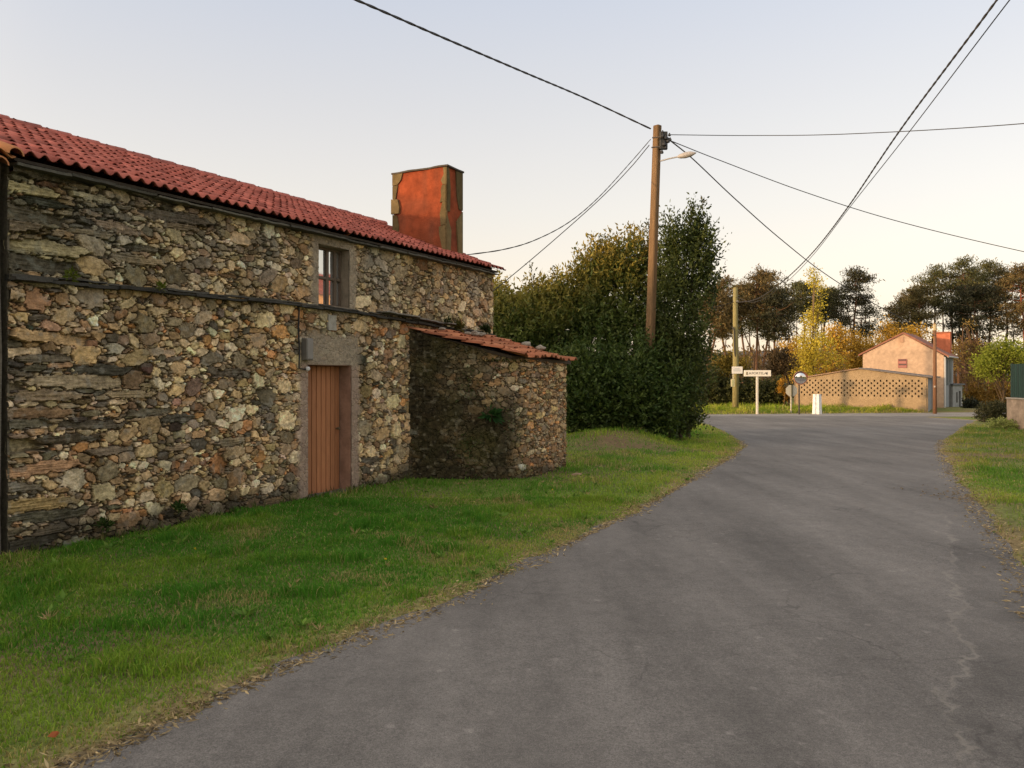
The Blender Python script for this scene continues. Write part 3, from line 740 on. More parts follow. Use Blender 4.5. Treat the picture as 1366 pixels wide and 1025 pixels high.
# ------------------------------------------------------------------ neighbouring house at the left edge
nh = thing('neighbour_house', hp(-6, 0, 0), 'neighbouring house cut off by the left edge, with orange barrel tiles', 'house')
mb = MB(); mb.rbox(hp(-12.52, -2.95, 1.75), (25.0, 6.0, 3.9), HAX, (.12, .105, .08), .35, .02, 2, 5)  # runs on unseen to the left, lengthened to shade the road
mb.prism([hp(-24.95, .03, 3.68), hp(-24.95, -3, 5.0), hp(-24.95, -5.9, 3.68)], hp(.03, 0, 0) - hp(0, 0, 0), (.12, .1, .08))
mb.build('wall', M_STONE, nh)
mb = MB()
tile_roof(mb, -25.2, .03, .21, 3.74, -3.0, 5.06, .21, .4, .05, [(.42, .17, .06), (.55, .25, .10)], r4, hp, 6, .03, .01)
tile_roof(mb, -25.2, .03, -6.2, 3.74, -3.0, 5.06, .42, .8, .05, [(.42, .17, .06), (.55, .25, .10)], r4, hp, 4)
nr = mb.build('roof', M_TILE, nh, True)
mb = MB()
for tt, qq, zz in ((.0, .26, 3.80), (-.1, .20, 3.70)):
    th = np.linspace(0, np.pi, 8); V = []
    for (q_, r_) in ((qq - .55, .06), (qq, .075), (qq, .06)):
        for a in th: V.append(hp(tt + r_ * math.cos(a), q_, zz + (qq - q_) * .38 + r_ * math.sin(a) - .03))
    mb.add(V, [(i * 8 + j, i * 8 + j + 1, (i + 1) * 8 + j + 1, (i + 1) * 8 + j) for i in (0, 1) for j in range(7)], (.5, .21, .08))
mb.build('verge_tile', M_TILE, nh, True)

# unseen houses: one mirrored in the window, one added to shade the hedge
def plain_house(name, c, az, L_, W_, he, hr, colw, colr, label):
    hs_ = thing(name, (c[0], c[1], float(gbase(c[1]))), label, 'house')
    a = math.radians(az); d = np.array([math.cos(a), math.sin(a), 0]); n = np.array([-math.sin(a), math.cos(a), 0]); up = np.array([0, 0, 1.])
    o = np.array([c[0], c[1], float(gbase(c[1]))]); AX = np.array([d, n, up])
    mb = MB(); mb.rbox(o + up * he / 2, (L_, W_, he), AX, colw, .5, .02, 1, 3)
    for sg in (-1, 1):
        mb.prism([o + d * sg * L_ / 2 - n * W_ / 2 + up * he, o + d * sg * L_ / 2 + n * W_ / 2 + up * he, o + d * sg * L_ / 2 + up * hr], -d * sg * .1, colw)
    mb.build('wall', M_PLASTER, hs_)
    mb = MB()
    fn = lambda t, q, z: o + d * t + n * q + up * z
    tile_roof(mb, -L_ / 2 - .3, L_ / 2 + .3, W_ / 2 + .3, he - .1, 0, hr + .08, .5, .5, .05, colr, r4, fn, 4)
    tile_roof(mb, -L_ / 2 - .3, L_ / 2 + .3, -W_ / 2 - .3, he - .1, 0, hr + .08, .5, .5, .05, colr, r4, fn, 4)
    mb.build('roof', M_TILE, hs_, True)
    return hs_, o, d, n
plain_house('off_frame_house', (-33, -2), 70, 30, 9, 5.6, 7.7, (.35, .3, .22), ORA, 'long pale house added unseen behind the stone houses to shade the hedge')
oh, oo_, od, on_ = plain_house('off_frame_house', (19.8, 18.4), 110.6, 6, 6, 5.1, 6.1, (.62, .36, .18), RED, 'orange rendered house across the road mirrored in the window')

# ------------------------------------------------------------------ poles and cables
def obj1(mb, name, mat, label, cat, group=None, smooth=False): return tag(mb.build(name, mat, None, smooth), label, cat, group)
PY = 22.2
pb = np.array([X_at(862, PY), PY, float(gbase(PY))]); pt = P(877, 168, PY)
pole = thing('utility_pole', pb, 'tall squared utility pole in front of the hedge carrying a street lamp', 'utility pole', 'utility poles along the road')
mb = MB(); k = 9
cpath = [pb - [0, 0, .3] + (pt - pb + [0, 0, .3]) * i / k for i in range(k + 1)]
rr = np.linspace(.142, .116, k + 1)
V = []
for c, r in zip(cpath, rr):
    for a in range(8):
        an = math.radians(45 * a + 22.5 + 45 * .5 * (0)) ; an = math.radians(90 * (a // 2) + (9 if a % 2 else -9))
        V.append(c + [r * math.cos(an), r * math.sin(an), 0])
Q = [(i * 8 + j, i * 8 + (j + 1) % 8, (i + 1) * 8 + (j + 1) % 8, (i + 1) * 8 + j) for i in range(k) for j in range(8)] + [tuple(k * 8 + j for j in range(8))]
cc = np.repeat((np.array([.17, .105, .052])[None] * (1 + .1 * rng.normal(size=(k + 1, 1)))), 8, 0)
mb.add(V, Q, cc); mb.build('post', M_POLE, pole)
mb = MB(); mb.tube([P(881, 215, PY - .1), P(892, 212, PY - .25), P(906, 209, PY - .4)], .022, 8, (.35, .35, .35)); arm = mb.build('lamp_arm', M_METAL, pole)
mb = MB()
a, b = P(904, 209.5, PY - .4), P(929, 204, PY - .6); ax = (b - a) / np.linalg.norm(b - a)
prof = [(.0, .03), (.12, .06), (.4, .085), (.7, .075), (.92, .03), (1, .006)]
mb.tube([a + (b - a) * t_ for t_, _ in prof], [r_ for _, r_ in prof], 10, (.36, .34, .32)); mb.build('lamp_head', M_PAINT, arm, True)
mb = MB()
for (u, v, r) in ((884, 181, .10), (888, 184, .11), (893, 180, .07), (891, 188, .10), (886, 192, .12), (888, 197, .09), (883, 203, .08), (884, 176, .06), (894, 186, .07)):
    c = P(u, v, PY - .15)
    mb.lathe(c - [0, 0, r * .6], [(r * .35, 0), (r * .6, r * .2), (r * .55, r * .7), (r * .3, r), (r * .25, r * 1.3)], 8, (.03, .03, .03))
mb.box(P(885, 188, PY - .1), (.22, .1, .5), None, (.04, .04, .035), .01)
mb.tube([P(881, 178, PY), P(893, 186, PY - .1)], .03, 6, (.05, .05, .05))
mb.build('cable_bracket', M_METAL, pole)
mb = MB(); mb.tube([P(870, 184, PY - .2), P(881, 183, PY - .28), P(886, 184, PY - .1)], .02, 6, (.10, .08, .06)); mb.build('pole_band', M_METAL, pole)
mb = MB(); mb.tube([P(869, 197, PY - .2), P(881, 196, PY - .28)], .02, 6, (.08, .07, .06)); mb.build('pole_band', M_METAL, pole)

def catrom(pts, n=14):
    p = [np.asarray(q, float) for q in pts]; p = [2 * p[0] - p[1]] + p + [2 * p[-1] - p[-2]]
    out = []
    for i in range(1, len(p) - 2):
        for k in range(n):
            t = k / n
            out.append(.5 * (2 * p[i] + (p[i + 1] - p[i - 1]) * t + (2 * p[i - 1] - 5 * p[i] + 4 * p[i + 1] - p[i + 2]) * t * t + (-p[i - 1] + 3 * p[i] - 3 * p[i + 1] + p[i + 2]) * t ** 3))
    out.append(p[-2]); return np.array(out)
def cable(pts, r, label, twist=False, col=(.035, .033, .032)):
    path = catrom(pts, 24)
    mb = MB()
    if twist:
        seg = np.concatenate([[0], np.cumsum(np.linalg.norm(np.diff(path, axis=0), axis=1))])
        nn = int(seg[-1] / .09); s_ = np.linspace(0, seg[-1], nn); pp = np.stack([np.interp(s_, seg, path[:, i]) for i in range(3)], 1)
        for ph in (0, np.pi):
            a = s_ * 2 * np.pi / .8 + ph
            off = np.stack([np.cos(a) * .5, np.sin(a) * .2, np.sin(a)], 1) * r * .42
            mb.tube(pp + off, r * .75, 5, col)
    else: mb.tube(path, r, 6, col)
    return obj1(mb, 'power_cable', M_BLACK, label, 'cable', 'overhead cables', True)
cable([P(868, 172, PY), P(780, 131, 21.5), P(700, 97, 18.8), P(590, 50, 16), P(475, 0, 13.6), P(250, -95, 9.9), P(-200, -280, 6.5)], .024, 'thick twisted cable crossing the sky from the tall pole to the upper left', True)
cable([P(893, 180, PY), P(1000, 181, 23), P(1130, 179, 21), P(1366, 165, 18), P(1700, 130, 15)], .011, 'thin nearly level cable running right from the top of the tall pole')
cable([P(892, 187, PY), P(960, 214, 25), P(1075, 257, 26), P(1200, 296, 27), P(1366, 336, 28), P(1600, 385, 29)], .013, 'thin cable falling from the tall pole to the right edge')
cable([P(892, 186, PY), P(925, 213, 26), P(980, 265, 29), P(1040, 318, 33), P(1100, 365, 38), P(1160, 402, 43), P(1247, 448, 50)], .020, 'cable dropping from the tall pole to the wooden pole by the far house')
cable([P(981, 404, 52), P(1010, 399, 49), P(1045, 375, 44), P(1085, 336, 38), P(1130, 278, 31), P(1200, 175, 24), P(1330, 0, 16.5), P(1480, -210, 12)], .028, 'thicker of the two cables sweeping from the far pole up to the top right', True)
cable([P(981, 396, 52), P(1008, 403, 49), P(1045, 380, 44.4), P(1085, 340, 38.4), P(1135, 275, 31), P(1210, 180, 24), P(1347, 0, 16.5), P(1500, -195, 12)], .014, 'thinner of the two cables sweeping from the far pole up to the top right')
cable([P(868, 186, PY), P(842, 216, 22.6), P(800, 262, 20.3), P(760, 296, 18.6), P(715, 320, 17.2), P(672, 333, 16.2), P(617, 341, 15.6)], .012, 'cable sagging from the tall pole to the chimney end of the roof', True)
cable([P(866, 194, PY), P(840, 225, 24.3), P(800, 266, 23.8), P(735, 324, 23), P(672, 377, 22), P(640, 402, 21)], .013, 'straighter cable from the tall pole down behind the house')
cable([P(980, 403, 52), P(955, 409, 51), P(930, 411, 50), P(900, 409, 49)], .016, 'short cable running left from the far pole into the hedge')

fp = np.array([X_at(981, 52), 52, float(gz(X_at(981, 52), 52))])
pole2 = thing('utility_pole', fp, 'far wooden pole on the grass bank, mossy and pale green', 'utility pole', 'utility poles along the road')
mb = MB(); mb.tube([fp - [0, 0, .3], fp + [.02, 0, 3], fp + [0, 0, 6], P(981, 384, 52)], [.21, .19, .165, .15], 10, (.23, .20, .085)); mb.build('post', M_POLE, pole2, True)
mb = MB(); mb.tube([P(979, 440, 51.8), P(980, 470, 51.8), P(981, 476, 51.85)], .04, 6, (.05, .045, .04)); mb.tube([P(977, 436, 51.8), P(979, 440, 51.8)], .05, 6, (.05, .045, .04)); mb.build('cable_sheath', M_BLACK, pole2)
mb = MB(); mb.tube([P(978, 402, 52), P(985, 402, 51.8)], .05, 6, (.2, .2, .19)); mb.build('insulator', M_METAL, pole2)
bp_ = np.array([X_at(1247, 50), 50, float(gz(X_at(1247, 50), 50))])
pole3 = thing('utility_pole', bp_, 'slim brown wooden pole standing before the corner of the far house', 'utility pole', 'utility poles along the road')
mb = MB(); mb.tube([bp_ - [0, 0, .2], bp_ + [0, 0, 3], P(1247, 432, 50)], [.12, .11, .09], 9, (.17, .09, .05)); mb.build('post', M_POLE, pole3, True)
mb = MB(); mb.tube([P(1247, 433, 50), P(1247, 441, 50)], .115, 8, (.45, .36, .2)); mb.build('pole_cap', M_METAL, pole3)
mb = MB(); mb.box(P(1247, 516, 49.85), (.1, .05, .1), None, (.5, .45, .38), .01); mb.build('pole_plate', M_METAL, pole3)

# ------------------------------------------------------------------ signs at the junction
def textobj(name, txt, size, center, right, up, mat, parent, thick=.003):
    cu = bpy.data.curves.new(name, 'FONT'); cu.body = txt; cu.size = size; cu.align_x = 'CENTER'; cu.align_y = 'CENTER'; cu.extrude = thick
    tmp = bpy.data.objects.new(name, cu); COL.objects.link(tmp)
    dg = bpy.context.evaluated_depsgraph_get(); me = bpy.data.meshes.new_from_object(tmp.evaluated_get(dg))
    V = np.array([v.co[:] for v in me.vertices]); Fs = [tuple(p_.vertices) for p_ in me.polygons]
    bpy.data.objects.remove(tmp)
    n = np.cross(right, up)
    W_ = np.asarray(center) + V[:, :1] * right + V[:, 1:2] * up + V[:, 2:3] * n
    return MB().add(W_, Fs, (.12, .10, .07)).build(name, mat, parent)
EX = np.array([1., 0, 0]); UP = np.array([0, 0, 1.])
sb = np.array([X_at(1010, 46.5), 46.5 + 2.4, 0]); sy = 48.9
sb = np.array([X_at(1010, sy), sy, float(gz(X_at(1010, sy), sy))])
sign = thing('place_name_sign', sb, 'white place name sign reading A PORTELA on a pale square post', 'sign')
w_ = 36 / F * sy; h_ = 8.2 / F * sy; sc_ = P(1010, 498.3, sy)
mb = MB(); mb.box(sc_ - [0, .06, 0], (w_, .05, h_), None, (.78, .74, .62), .012); sp = mb.build('sign_panel', M_PAINT, sign)
mb = MB(); mb.box((sb + [sc_[0], sy, sc_[2] - h_ / 2]) / 2 - [0, 0, .1], (.13, .1, sc_[2] - h_ / 2 - sb[2] + .2), None, (.62, .58, .48), .01); mb.build('post', M_PAINT, sign)
textobj('lettering', 'A', .22, sc_ - [.47, .089, .0], EX, UP, M_PAINT, sp); textobj('lettering', 'PORTELA', .22, sc_ + [.09, -.089, .0], EX, UP, M_PAINT, sp)
mb = MB(); mb.box(sc_ + [-.66, -.09, 0], (.10, .01, .19), None, (.16, .13, .08)); mb.box(sc_ + [-.66, -.097, 0], (.03, .01, .19), None, (.5, .42, .25)); mb.build('crest', M_PAINT, sp)
mb = MB(); mb.prism([sc_ + [.50, -.088, .0], sc_ + [.60, -.088, .11], sc_ + [.62, -.088, .0], sc_ + [.60, -.088, -.11]], (0, -.006, 0), (.10, .09, .08)); mb.build('arrow', M_PAINT, sp)
# white board and plate fixed to the far pole
bb = thing('notice_board', P(983, 503, 51.6), 'small white notice board bracketed to the far wooden pole', 'sign')
mb = MB(); c = P(983.5, 494, 51.55); mb.box(c, (.70, .03, .46), None, (.72, .70, .64), .008); bd = mb.build('board', M_PAINT, bb)
mb = MB()
for i, (wd, zz) in enumerate(((.34, .10), (.5, .02), (.44, -.05))): mb.box(c + [-.02, -.019, zz], (wd, .006, .035), None, (.42, .44, .45))
mb.build('text_line', M_PAINT, bd)
mb = MB(); mb.tube([P(978, 516, 51.6), P(978, 489, 51.6)], .03, 8, (.55, .5, .38)); mb.build('bracket', M_METAL, bb)
mb = MB(); mb.box(P(977.5, 511, 51.55), (.25, .04, .50), None, (.55, .50, .30), .01); mb.box(P(977.5, 511, 51.52), (.12, .01, .42), None, (.42, .42, .22)); mb.build('lower_plate', M_PAINT, bb)
# convex mirror
my = 48.6; mbp = np.array([X_at(1066, my), my, float(gz(X_at(1066, my), my))])
mir = thing('traffic_mirror', mbp, 'round convex traffic mirror on a thin dark post', 'traffic mirror')
mb = MB(); mb.tube([mbp - [0, 0, .2], P(1066, 510, my)], .05, 8, (.06, .05, .04)); mb.build('post', M_METAL, mir)
mc_ = P(1068, 504.5, my - .12); tl = math.radians(4); nr_ = np.array([-.15, -.98, -.08]); nr_ /= np.linalg.norm(nr_)
ra = np.cross(UP, nr_); ra /= np.linalg.norm(ra); ua = np.cross(nr_, ra); AX = np.array([ra, ua, nr_])
mb = MB(); mb.lathe(mc_, [(.40, -.05), (.42, -.03), (.42, .03), (.375, .045), (.372, .02)], 28, (.30, .15, .10), AX); rim = mb.build('rim', M_PAINT, mir, False)
mb = MB(); mb.lathe(mc_, [(.37, .03), (.34, .05), (.27, .075), (.16, .1), (.05, .11)], 28, (.8, .8, .8), AX); mb.build('mirror_face', M_MIRROR, mir, True)
mb = MB(); th = np.linspace(.1, np.pi - .1, 14); V = []
for dd in (-.02, .16):
    for a_ in th: V.append(mc_ + ra * .43 * math.cos(a_) + ua * .43 * math.sin(a_) + nr_ * dd)
mb.add(V, [(j, j + 1, 14 + j + 1, 14 + j) for j in range(13)], (.25, .12, .08)); mb.build('hood', M_PAINT, mir)
# back of an octagonal sign
oy = 50.; ob_ = np.array([X_at(1057.5, oy), oy, float(gz(X_at(1057.5, oy), oy))])
stp = thing('octagonal_sign', ob_, 'pale back of an octagonal road sign beside the traffic mirror', 'sign')
oc = P(1056, 521.5, oy)
mb = MB(); mb.prism([oc + [.39 * math.cos(math.radians(22.5 + 45 * k)), 0, .39 * math.sin(math.radians(22.5 + 45 * k))] for k in range(8)], (0, .02, 0), (.45, .43, .34)); pn = mb.build('sign_panel', M_PAINT, stp)
mb = MB(); mb.box(oc + [.02, -.03, 0], (.10, .05, .74), None, (.14, .13, .08), .008); mb.build('panel_brace', M_METAL, pn)
mb = MB(); mb.box((ob_ + oc) / 2 + [-.06, .04, -.1], (.08, .05, oc[2] - ob_[2] + .2), None, (.5, .46, .36), .006); mb.build('post', M_METAL, stp)
# white service pillar
wy = 49.2; wb = np.array([X_at(1090, wy), wy, float(gz(X_at(1090, wy), wy))])
pil = thing('service_pillar', wb, 'white concrete service pillar with a small dark meter window, on the grass', 'pillar')
pa = math.radians(-50); AXp = np.array([[math.cos(pa), math.sin(pa), 0], [-math.sin(pa), math.cos(pa), 0], [0, 0, 1]])
mb = MB(); hh_ = 1.28
b0 = [wb + (AXp[0] * sx * .235 + AXp[1] * sy_ * .185) - [0, 0, .1] for sx, sy_ in ((-1, -1), (1, -1), (1, 1), (-1, 1))]
b1 = [wb + (AXp[0] * sx * .19 + AXp[1] * sy_ * .16) + [0, 0, hh_] for sx, sy_ in ((-1, -1), (1, -1), (1, 1), (-1, 1))]
mb.add(b0 + b1, [(0, 1, 5, 4), (1, 2, 6, 5), (2, 3, 7, 6), (3, 0, 4, 7), (4, 5, 6, 7)], (.74, .72, .68)); mb.build('body', M_PLASTER, pil)
mb = MB(); fc = wb + AXp[0] * .196
for (zz, wd, ht, cl) in ((1.13, .17, .11, (.05, .05, .06)), (1.00, .12, .09, (.08, .07, .07)), (.55, .17, .03, (.10, .09, .08))):
    mb.box(wb + AXp[0] * (.222 - .035 * zz) + [0, 0, zz] + AXp[1] * .02, (.02, wd, ht), AXp, cl)
mb.build('meter_window', M_METAL, pil)

# ------------------------------------------------------------------ barn and farmhouse at the junction
A_ = math.radians(36); bw = np.array([math.cos(A_), -math.sin(A_), 0]); be = np.array([math.sin(A_), math.cos(A_), 0])   # along the front, into depth
BA = np.array([bw, be, UP])
b0 = np.array([X_at(1059, 57.5), 57.5, -.95])
def solve_w(o, u): k = (u - CU) / F; return (k * o[1] - o[0]) / (bw[0] - k * bw[1])
W1 = solve_w(b0, 1238)
barn = thing('block_barn', b0 + bw * W1 / 2, 'low tan block barn with a pierced lattice wall beside the road', 'barn')
def bpnt(w, e, z): return b0 + bw * w + be * e + UP * z
def zat(w, v, e=0): p = b0 + bw * w + be * e; return H - (v - CV) / F * p[1] - b0[2]
wpk = solve_w(b0, 1146)
zl, zp, zr = zat(0, 507), zat(wpk, 492.5), zat(W1, 504.5)
mb = MB(); tan = np.array([.30, .222, .132])
top = lambda w: np.interp(w, [0, wpk, W1], [zl, zp, zr])
# lattice of holes: real openings cut out of a grid of blocks
nc = 42; rows_z = np.linspace(.62, 1.62, 6)
zb0, zb1 = zat(W1 * .5, 529), zat(W1 * .5, 506)
nr2 = 7; cwid = W1 * .94 / nc; rh = (zb1 - zb0) / nr2
wg = [0, W1 * .035]; 
for c in range(nc): wg += [W1 * .035 + cwid * (c + .5), W1 * .035 + cwid * (c + 1)]
wg += [W1]; wg = np.array(sorted(set(np.round(wg, 4))))
zg = np.concatenate([[-.3, 0.3], np.concatenate([[zb0 + r_ * rh, zb0 + r_ * rh + .78 * rh] for r_ in range(nr2)]), [zb1]])
mbV = []; Q = []; Cc = []
for i, w in enumerate(wg):
    for z_ in list(zg) + [None]:
        zz = top(w) if z_ is None else z_
        mbV.append(bpnt(w, 0, zz))
nz = len(zg) + 1
for i in range(len(wg) - 1):
    for j in range(nz - 1):
        zm = (list(zg) + [99])[j]
        rr_ = (zm - zb0) / rh; r_i = int(round(rr_))
        open_ = abs(rr_ - r_i) < .01 and 0 <= r_i < nr2 and i >= 1 and (i - 1) % 2 == 0 and i < len(wg) - 2 and (((i - 1) // 2 + r_i) % 2 == 0)
        if open_: continue
        Q.append((i * nz + j, (i + 1) * nz + j, (i + 1) * nz + j + 1, i * nz + j + 1))
V = np.array(mbV); mcol = tan * (1 + .13 * vn(V[:, 0], V[:, 1], V[:, 2], 1.3, 5)[:, None] + .06 * vn(V[:, 0], V[:, 1], V[:, 2], 7, 6)[:, None])
mb.add(V, Q, mcol)
# back skin gives the holes their depth
mb.add([bpnt(w, .22, z_) for w in (0.02, W1 - .02) for z_ in (-.3, 2.2)], [(0, 1, 3, 2)], tan * .55)
DB = 3.6
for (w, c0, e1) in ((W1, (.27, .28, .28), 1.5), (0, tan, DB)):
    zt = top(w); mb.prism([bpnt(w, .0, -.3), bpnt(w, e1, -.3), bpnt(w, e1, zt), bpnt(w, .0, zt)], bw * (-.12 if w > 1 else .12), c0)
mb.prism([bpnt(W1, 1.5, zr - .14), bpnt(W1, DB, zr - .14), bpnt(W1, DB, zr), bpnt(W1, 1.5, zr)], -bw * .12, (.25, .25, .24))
mb.prism([bpnt(0, DB, -.3), bpnt(W1, DB, -.3), bpnt(W1, DB, zr), bpnt(wpk, DB, zp), bpnt(0, DB, zl)], be * -.1, (.2, .18, .15))
mb.build('wall', M_BRICK, barn)
mb = MB()
for (wa, wb_, za, zb_) in ((-.12, wpk, zl, zp), (wpk, W1 + .25, zp, zr)):
    mb.prism([bpnt(wa, -.16, za + .01), bpnt(wb_, -.16, zb_ + .01), bpnt(wb_, -.16, zb_ + .085), bpnt(wa, -.16, za + .085)], be * (DB + .3), (.14, .125, .115) if wa > 0 else (.26, .17, .11))
lab(mb.build('roof', M_SLATE, barn), 'low pitched corrugated roof with a dark edge')
mb = MB(); mb.tube([bpnt(W1 + .02, 1.56, -.2), bpnt(W1 + .02, 1.56, zr - .1)], .05, 6, (.2, .2, .2)); mb.box(bpnt(W1 + .02, 2.4, .9), (.03, 1.5, .04), BA, (.15, .14, .13)); mb.build('gate_post', M_METAL, barn)

h0 = np.array([X_at(1151, 61.2), 61.2, -.95])
def fpnt(w, e, z): return h0 + bw * w + be * e + UP * z
WF = solve_w(h0, 1259); wk = solve_w(h0, 1205)
def zf(w, v, e=0): p = h0 + bw * w + be * e; return H - (v - CV) / F * p[1] - h0[2]
zfl, zfp, zfr = zf(0, 473), zf(wk, 446), zf(WF, 474.5)
zee = min(zfl, zfr)
farm = thing('farmhouse', h0 + bw * WF / 2, 'two storey farmhouse with a sunlit peach gable and red chimney behind the barn', 'house')
mb = MB(); DF = 5.2; pe = (.45, .325, .225)
wgd = np.linspace(0, WF, 40); V = []; 
for w in wgd:
    for f_ in np.linspace(0, 1, 24): V.append(fpnt(w, 0, -.3 + (np.interp(w, [0, wk, WF], [zfl, zfp, zfr]) + .3) * f_))
V = np.array(V); idx = np.arange(40 * 24).reshape(40, 24)
stn = np.clip(fbm(V[:, 0] + V[:, 1], V[:, 2], .8, 7, 4), -1, 1)[:, None]
C = np.array(pe) * (1 + .22 * stn + .10 * vn(V[:, 0], V[:, 1], V[:, 2], 4, 2)[:, None])
zz = V[:, 2] - h0[2]; band = (np.exp(-((zz - zf(wk, 470)) / .07) ** 2) * .25)[:, None]; C = C * (1 - band)
ww = (V - h0) @ bw; stain = (np.exp(-((ww - wk * .92) / .35) ** 2) * sstep(zfl - .2, zfp, zz) * .3)[:, None]; C = C * (1 - stain * np.array([.3, .6, .8]))
Qh = np.stack([idx[:-1, :-1], idx[1:, :-1], idx[1:, 1:], idx[:-1, 1:]], -1).reshape(-1, 4)
wu0, wu1 = solve_w(h0, 1198), solve_w(h0, 1210); wz0, wz1 = zf(wk, 491), zf(wk, 479)
mb.add(V, Qh, C)
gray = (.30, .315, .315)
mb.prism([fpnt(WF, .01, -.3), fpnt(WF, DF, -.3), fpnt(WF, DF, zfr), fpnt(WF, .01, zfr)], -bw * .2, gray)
mb.prism([fpnt(0, .01, -.3), fpnt(0, DF, -.3), fpnt(0, DF, zfl), fpnt(0, .01, zfl)], bw * .2, pe)
mb.prism([fpnt(0.01, DF, -.3), fpnt(WF - .01, DF, -.3), fpnt(WF - .01, DF, zfr), fpnt(wk, DF, zfp), fpnt(.01, DF, zfl)], -be * .2, pe)
mb.build('wall', M_BRICK, farm)
mb = MB()
for (wa, wb_, za, zb_) in ((-.3, wk, zfl - .14, zfp), (wk, WF + .35, zfp, zfr - .16)):
    mb.prism([fpnt(wa, -.12, za + .02), fpnt(wb_, -.12, zb_ + .02), fpnt(wb_, -.12, zb_ + .15), fpnt(wa, -.12, za + .15)], be * (DF + .3), (.23, .10, .065))
rf2 = mb.build('roof', M_TILE, farm)
mb = MB(); mb.rbox(P(1259, 461, 62), (1.0, .8, 1.9), BA, (.45, .15, .08), .2, .01, 3, 3, .2); mb.box(P(1259, 443.8, 62), (1.08, .88, .08), BA, (.3, .12, .07)); ch2 = mb.build('chimney', M_BRICK, rf2)
mb = MB(); mb.box((fpnt((wu0 + wu1) / 2, -.02, (wz0 + wz1) / 2)), (wu1 - wu0, .06, wz1 - wz0), BA, (.26, .09, .075), .01); wn2 = mb.build('window', M_PAINT, farm)
mb = MB()
for k in range(4): mb.box(fpnt((wu0 + wu1) / 2, -.06, wz0 + (k + .5) * (wz1 - wz0) / 4), (wu1 - wu0 - .1, .02, .09 if k else .04), BA, (.05, .03, .03) if k % 2 else (.33, .13, .11))
mb.build('blind_slat', M_PAINT, wn2)
mb = MB(); vz = zf(wk, 453); mb.box(fpnt(solve_w(h0, 1203), -.02, vz), (.28, .05, .42), BA, (.33, .19, .11)); mb.build('vent_panel', M_PAINT, farm)
mb = MB()
for e_ in (.9, 2.2, 3.5): mb.box(fpnt(WF + .02, e_, zfr - 1.25), (.05, .85, 1.9), BA, (.11, .13, .13), .01)
lab(mb.build('window', M_PAINT, farm), 'tall dark gallery windows on the shaded side')
mb = MB(); mb.tube([fpnt(WF + .06, .1, 0), fpnt(WF + .06, .1, zfr - .1)], .06, 8, (.6, .6, .58)); mb.tube([fpnt(WF + .30, -.1, zfr - .08), fpnt(WF + .30, DF, zfr - .08)], .07, 8, (.5, .5, .48)); mb.build('gutter', M_PAINT, farm)
mb = MB(); mb.box(fpnt(WF + .02, 3.2, .95), (.05, .8, 1.9), BA, (.12, .12, .11), .01); mb.box(fpnt(WF + .02, 3.3, 2.5), (.05, .5, .7), BA, (.12, .13, .13), .01); mb.build('door', M_PAINT, farm)
# flat roofed annex
an0 = P(1271, 545, 60.5); an0[2] = -.95
ann = thing('flat_roofed_annex', an0, 'small grey flat roofed annex at the right of the farmhouse', 'outbuilding')
aw = np.array([.93, .37, 0]); ae = np.array([-.37, .93, 0]); AA = np.array([aw, ae, UP])
wa_ = 16.5 / F * 60.5 / .93; ha_ = (546 - 513) / F * 60.5
mb = MB(); mb.rbox(an0 + aw * wa_ / 2 + ae * 1.3 + UP * ha_ / 2, (wa_, 2.6, ha_), AA, (.33, .34, .33), .3, .01, 2, 5); mb.build('wall', M_BRICK, ann)
mb = MB(); mb.box(an0 + aw * wa_ / 2 + ae * 1.3 + UP * (ha_ + .05), (wa_ + .25, 2.9, .12), AA, (.14, .15, .16), .01); mb.build('roof', M_SLATE, ann)
mb = MB(); mb.box(an0 + aw * wa_ * .72 - ae * .02 + UP * .75, (.12, .06, 1.4), AA, (.06, .06, .055)); mb.box(an0 + aw * wa_ * .42 - ae * .02 + UP * .95, (.10, .06, .8), AA, (.10, .10, .09)); mb.build('window', M_PAINT, ann)

# garden wall and green screen at the right edge
gw0 = np.array([X_at(1343, 30), 30, 0.]); gdir = np.array([-.12, -.993, 0]); gdir /= np.linalg.norm(gdir); gnn = np.array([-gdir[1] * -1, gdir[0] * -1, 0]); gnn = np.array([gdir[1], -gdir[0], 0])
GA = np.array([gdir, gnn, UP]); g0z = -.45
gwall = thing('garden_wall', gw0 + gdir * 4 + [0, 0, g0z], 'low rendered garden wall with pale capping at the right edge', 'wall')
mb = MB(); zt_ = H - (532 - CV) / F * 30
mb.rbox(gw0 + gdir * 4.5 + UP * (g0z + zt_) / 2 + gnn * -.1, (9, .2, zt_ - g0z), GA, (.40, .30, .215), .12, .008, 3, 6, .25); mb.build('wall_body', M_PLASTER, gwall)
mb = MB(); mb.box(gw0 + gdir * 4.5 + UP * (zt_ + .022) + gnn * -.1, (9.06, .27, .05), GA, (.42, .37, .30), .01); mb.build('capping', M_PLASTER, gwall)
fen = thing('screen_fence', gw0 + gdir * 4 + [0, 0, zt_], 'dark green mesh screen fence standing on the garden wall', 'fence')
fh = (530 - 486) / F * 30
mb = MB()
for k in range(60): mb.box(gw0 + gdir * (.18 + .145 * k) + UP * (zt_ + .06 + fh / 2) + gnn * -.1, (.13, .02, fh), GA, np.array([.012, .045, .03]) * (1 + .2 * math.sin(k * 3.7)))
mb.build('screen_panel', M_PAINT, fen)
for k in range(5):
    mb = MB(); mb.box(gw0 + gdir * (.1 + 2.1 * k) + UP * (zt_ + .05 + fh / 2) + gnn * -.13, (.06, .06, fh + .05), GA, (.02, .05, .035), .006); mb.build('fence_post', M_METAL, fen)
mb = MB()
for zz in (.12, fh * .5, fh - .02): mb.box(gw0 + gdir * 4.4 + UP * (zt_ + zz + .04) + gnn * -.13, (8.8, .03, .03), GA, (.02, .05, .035))
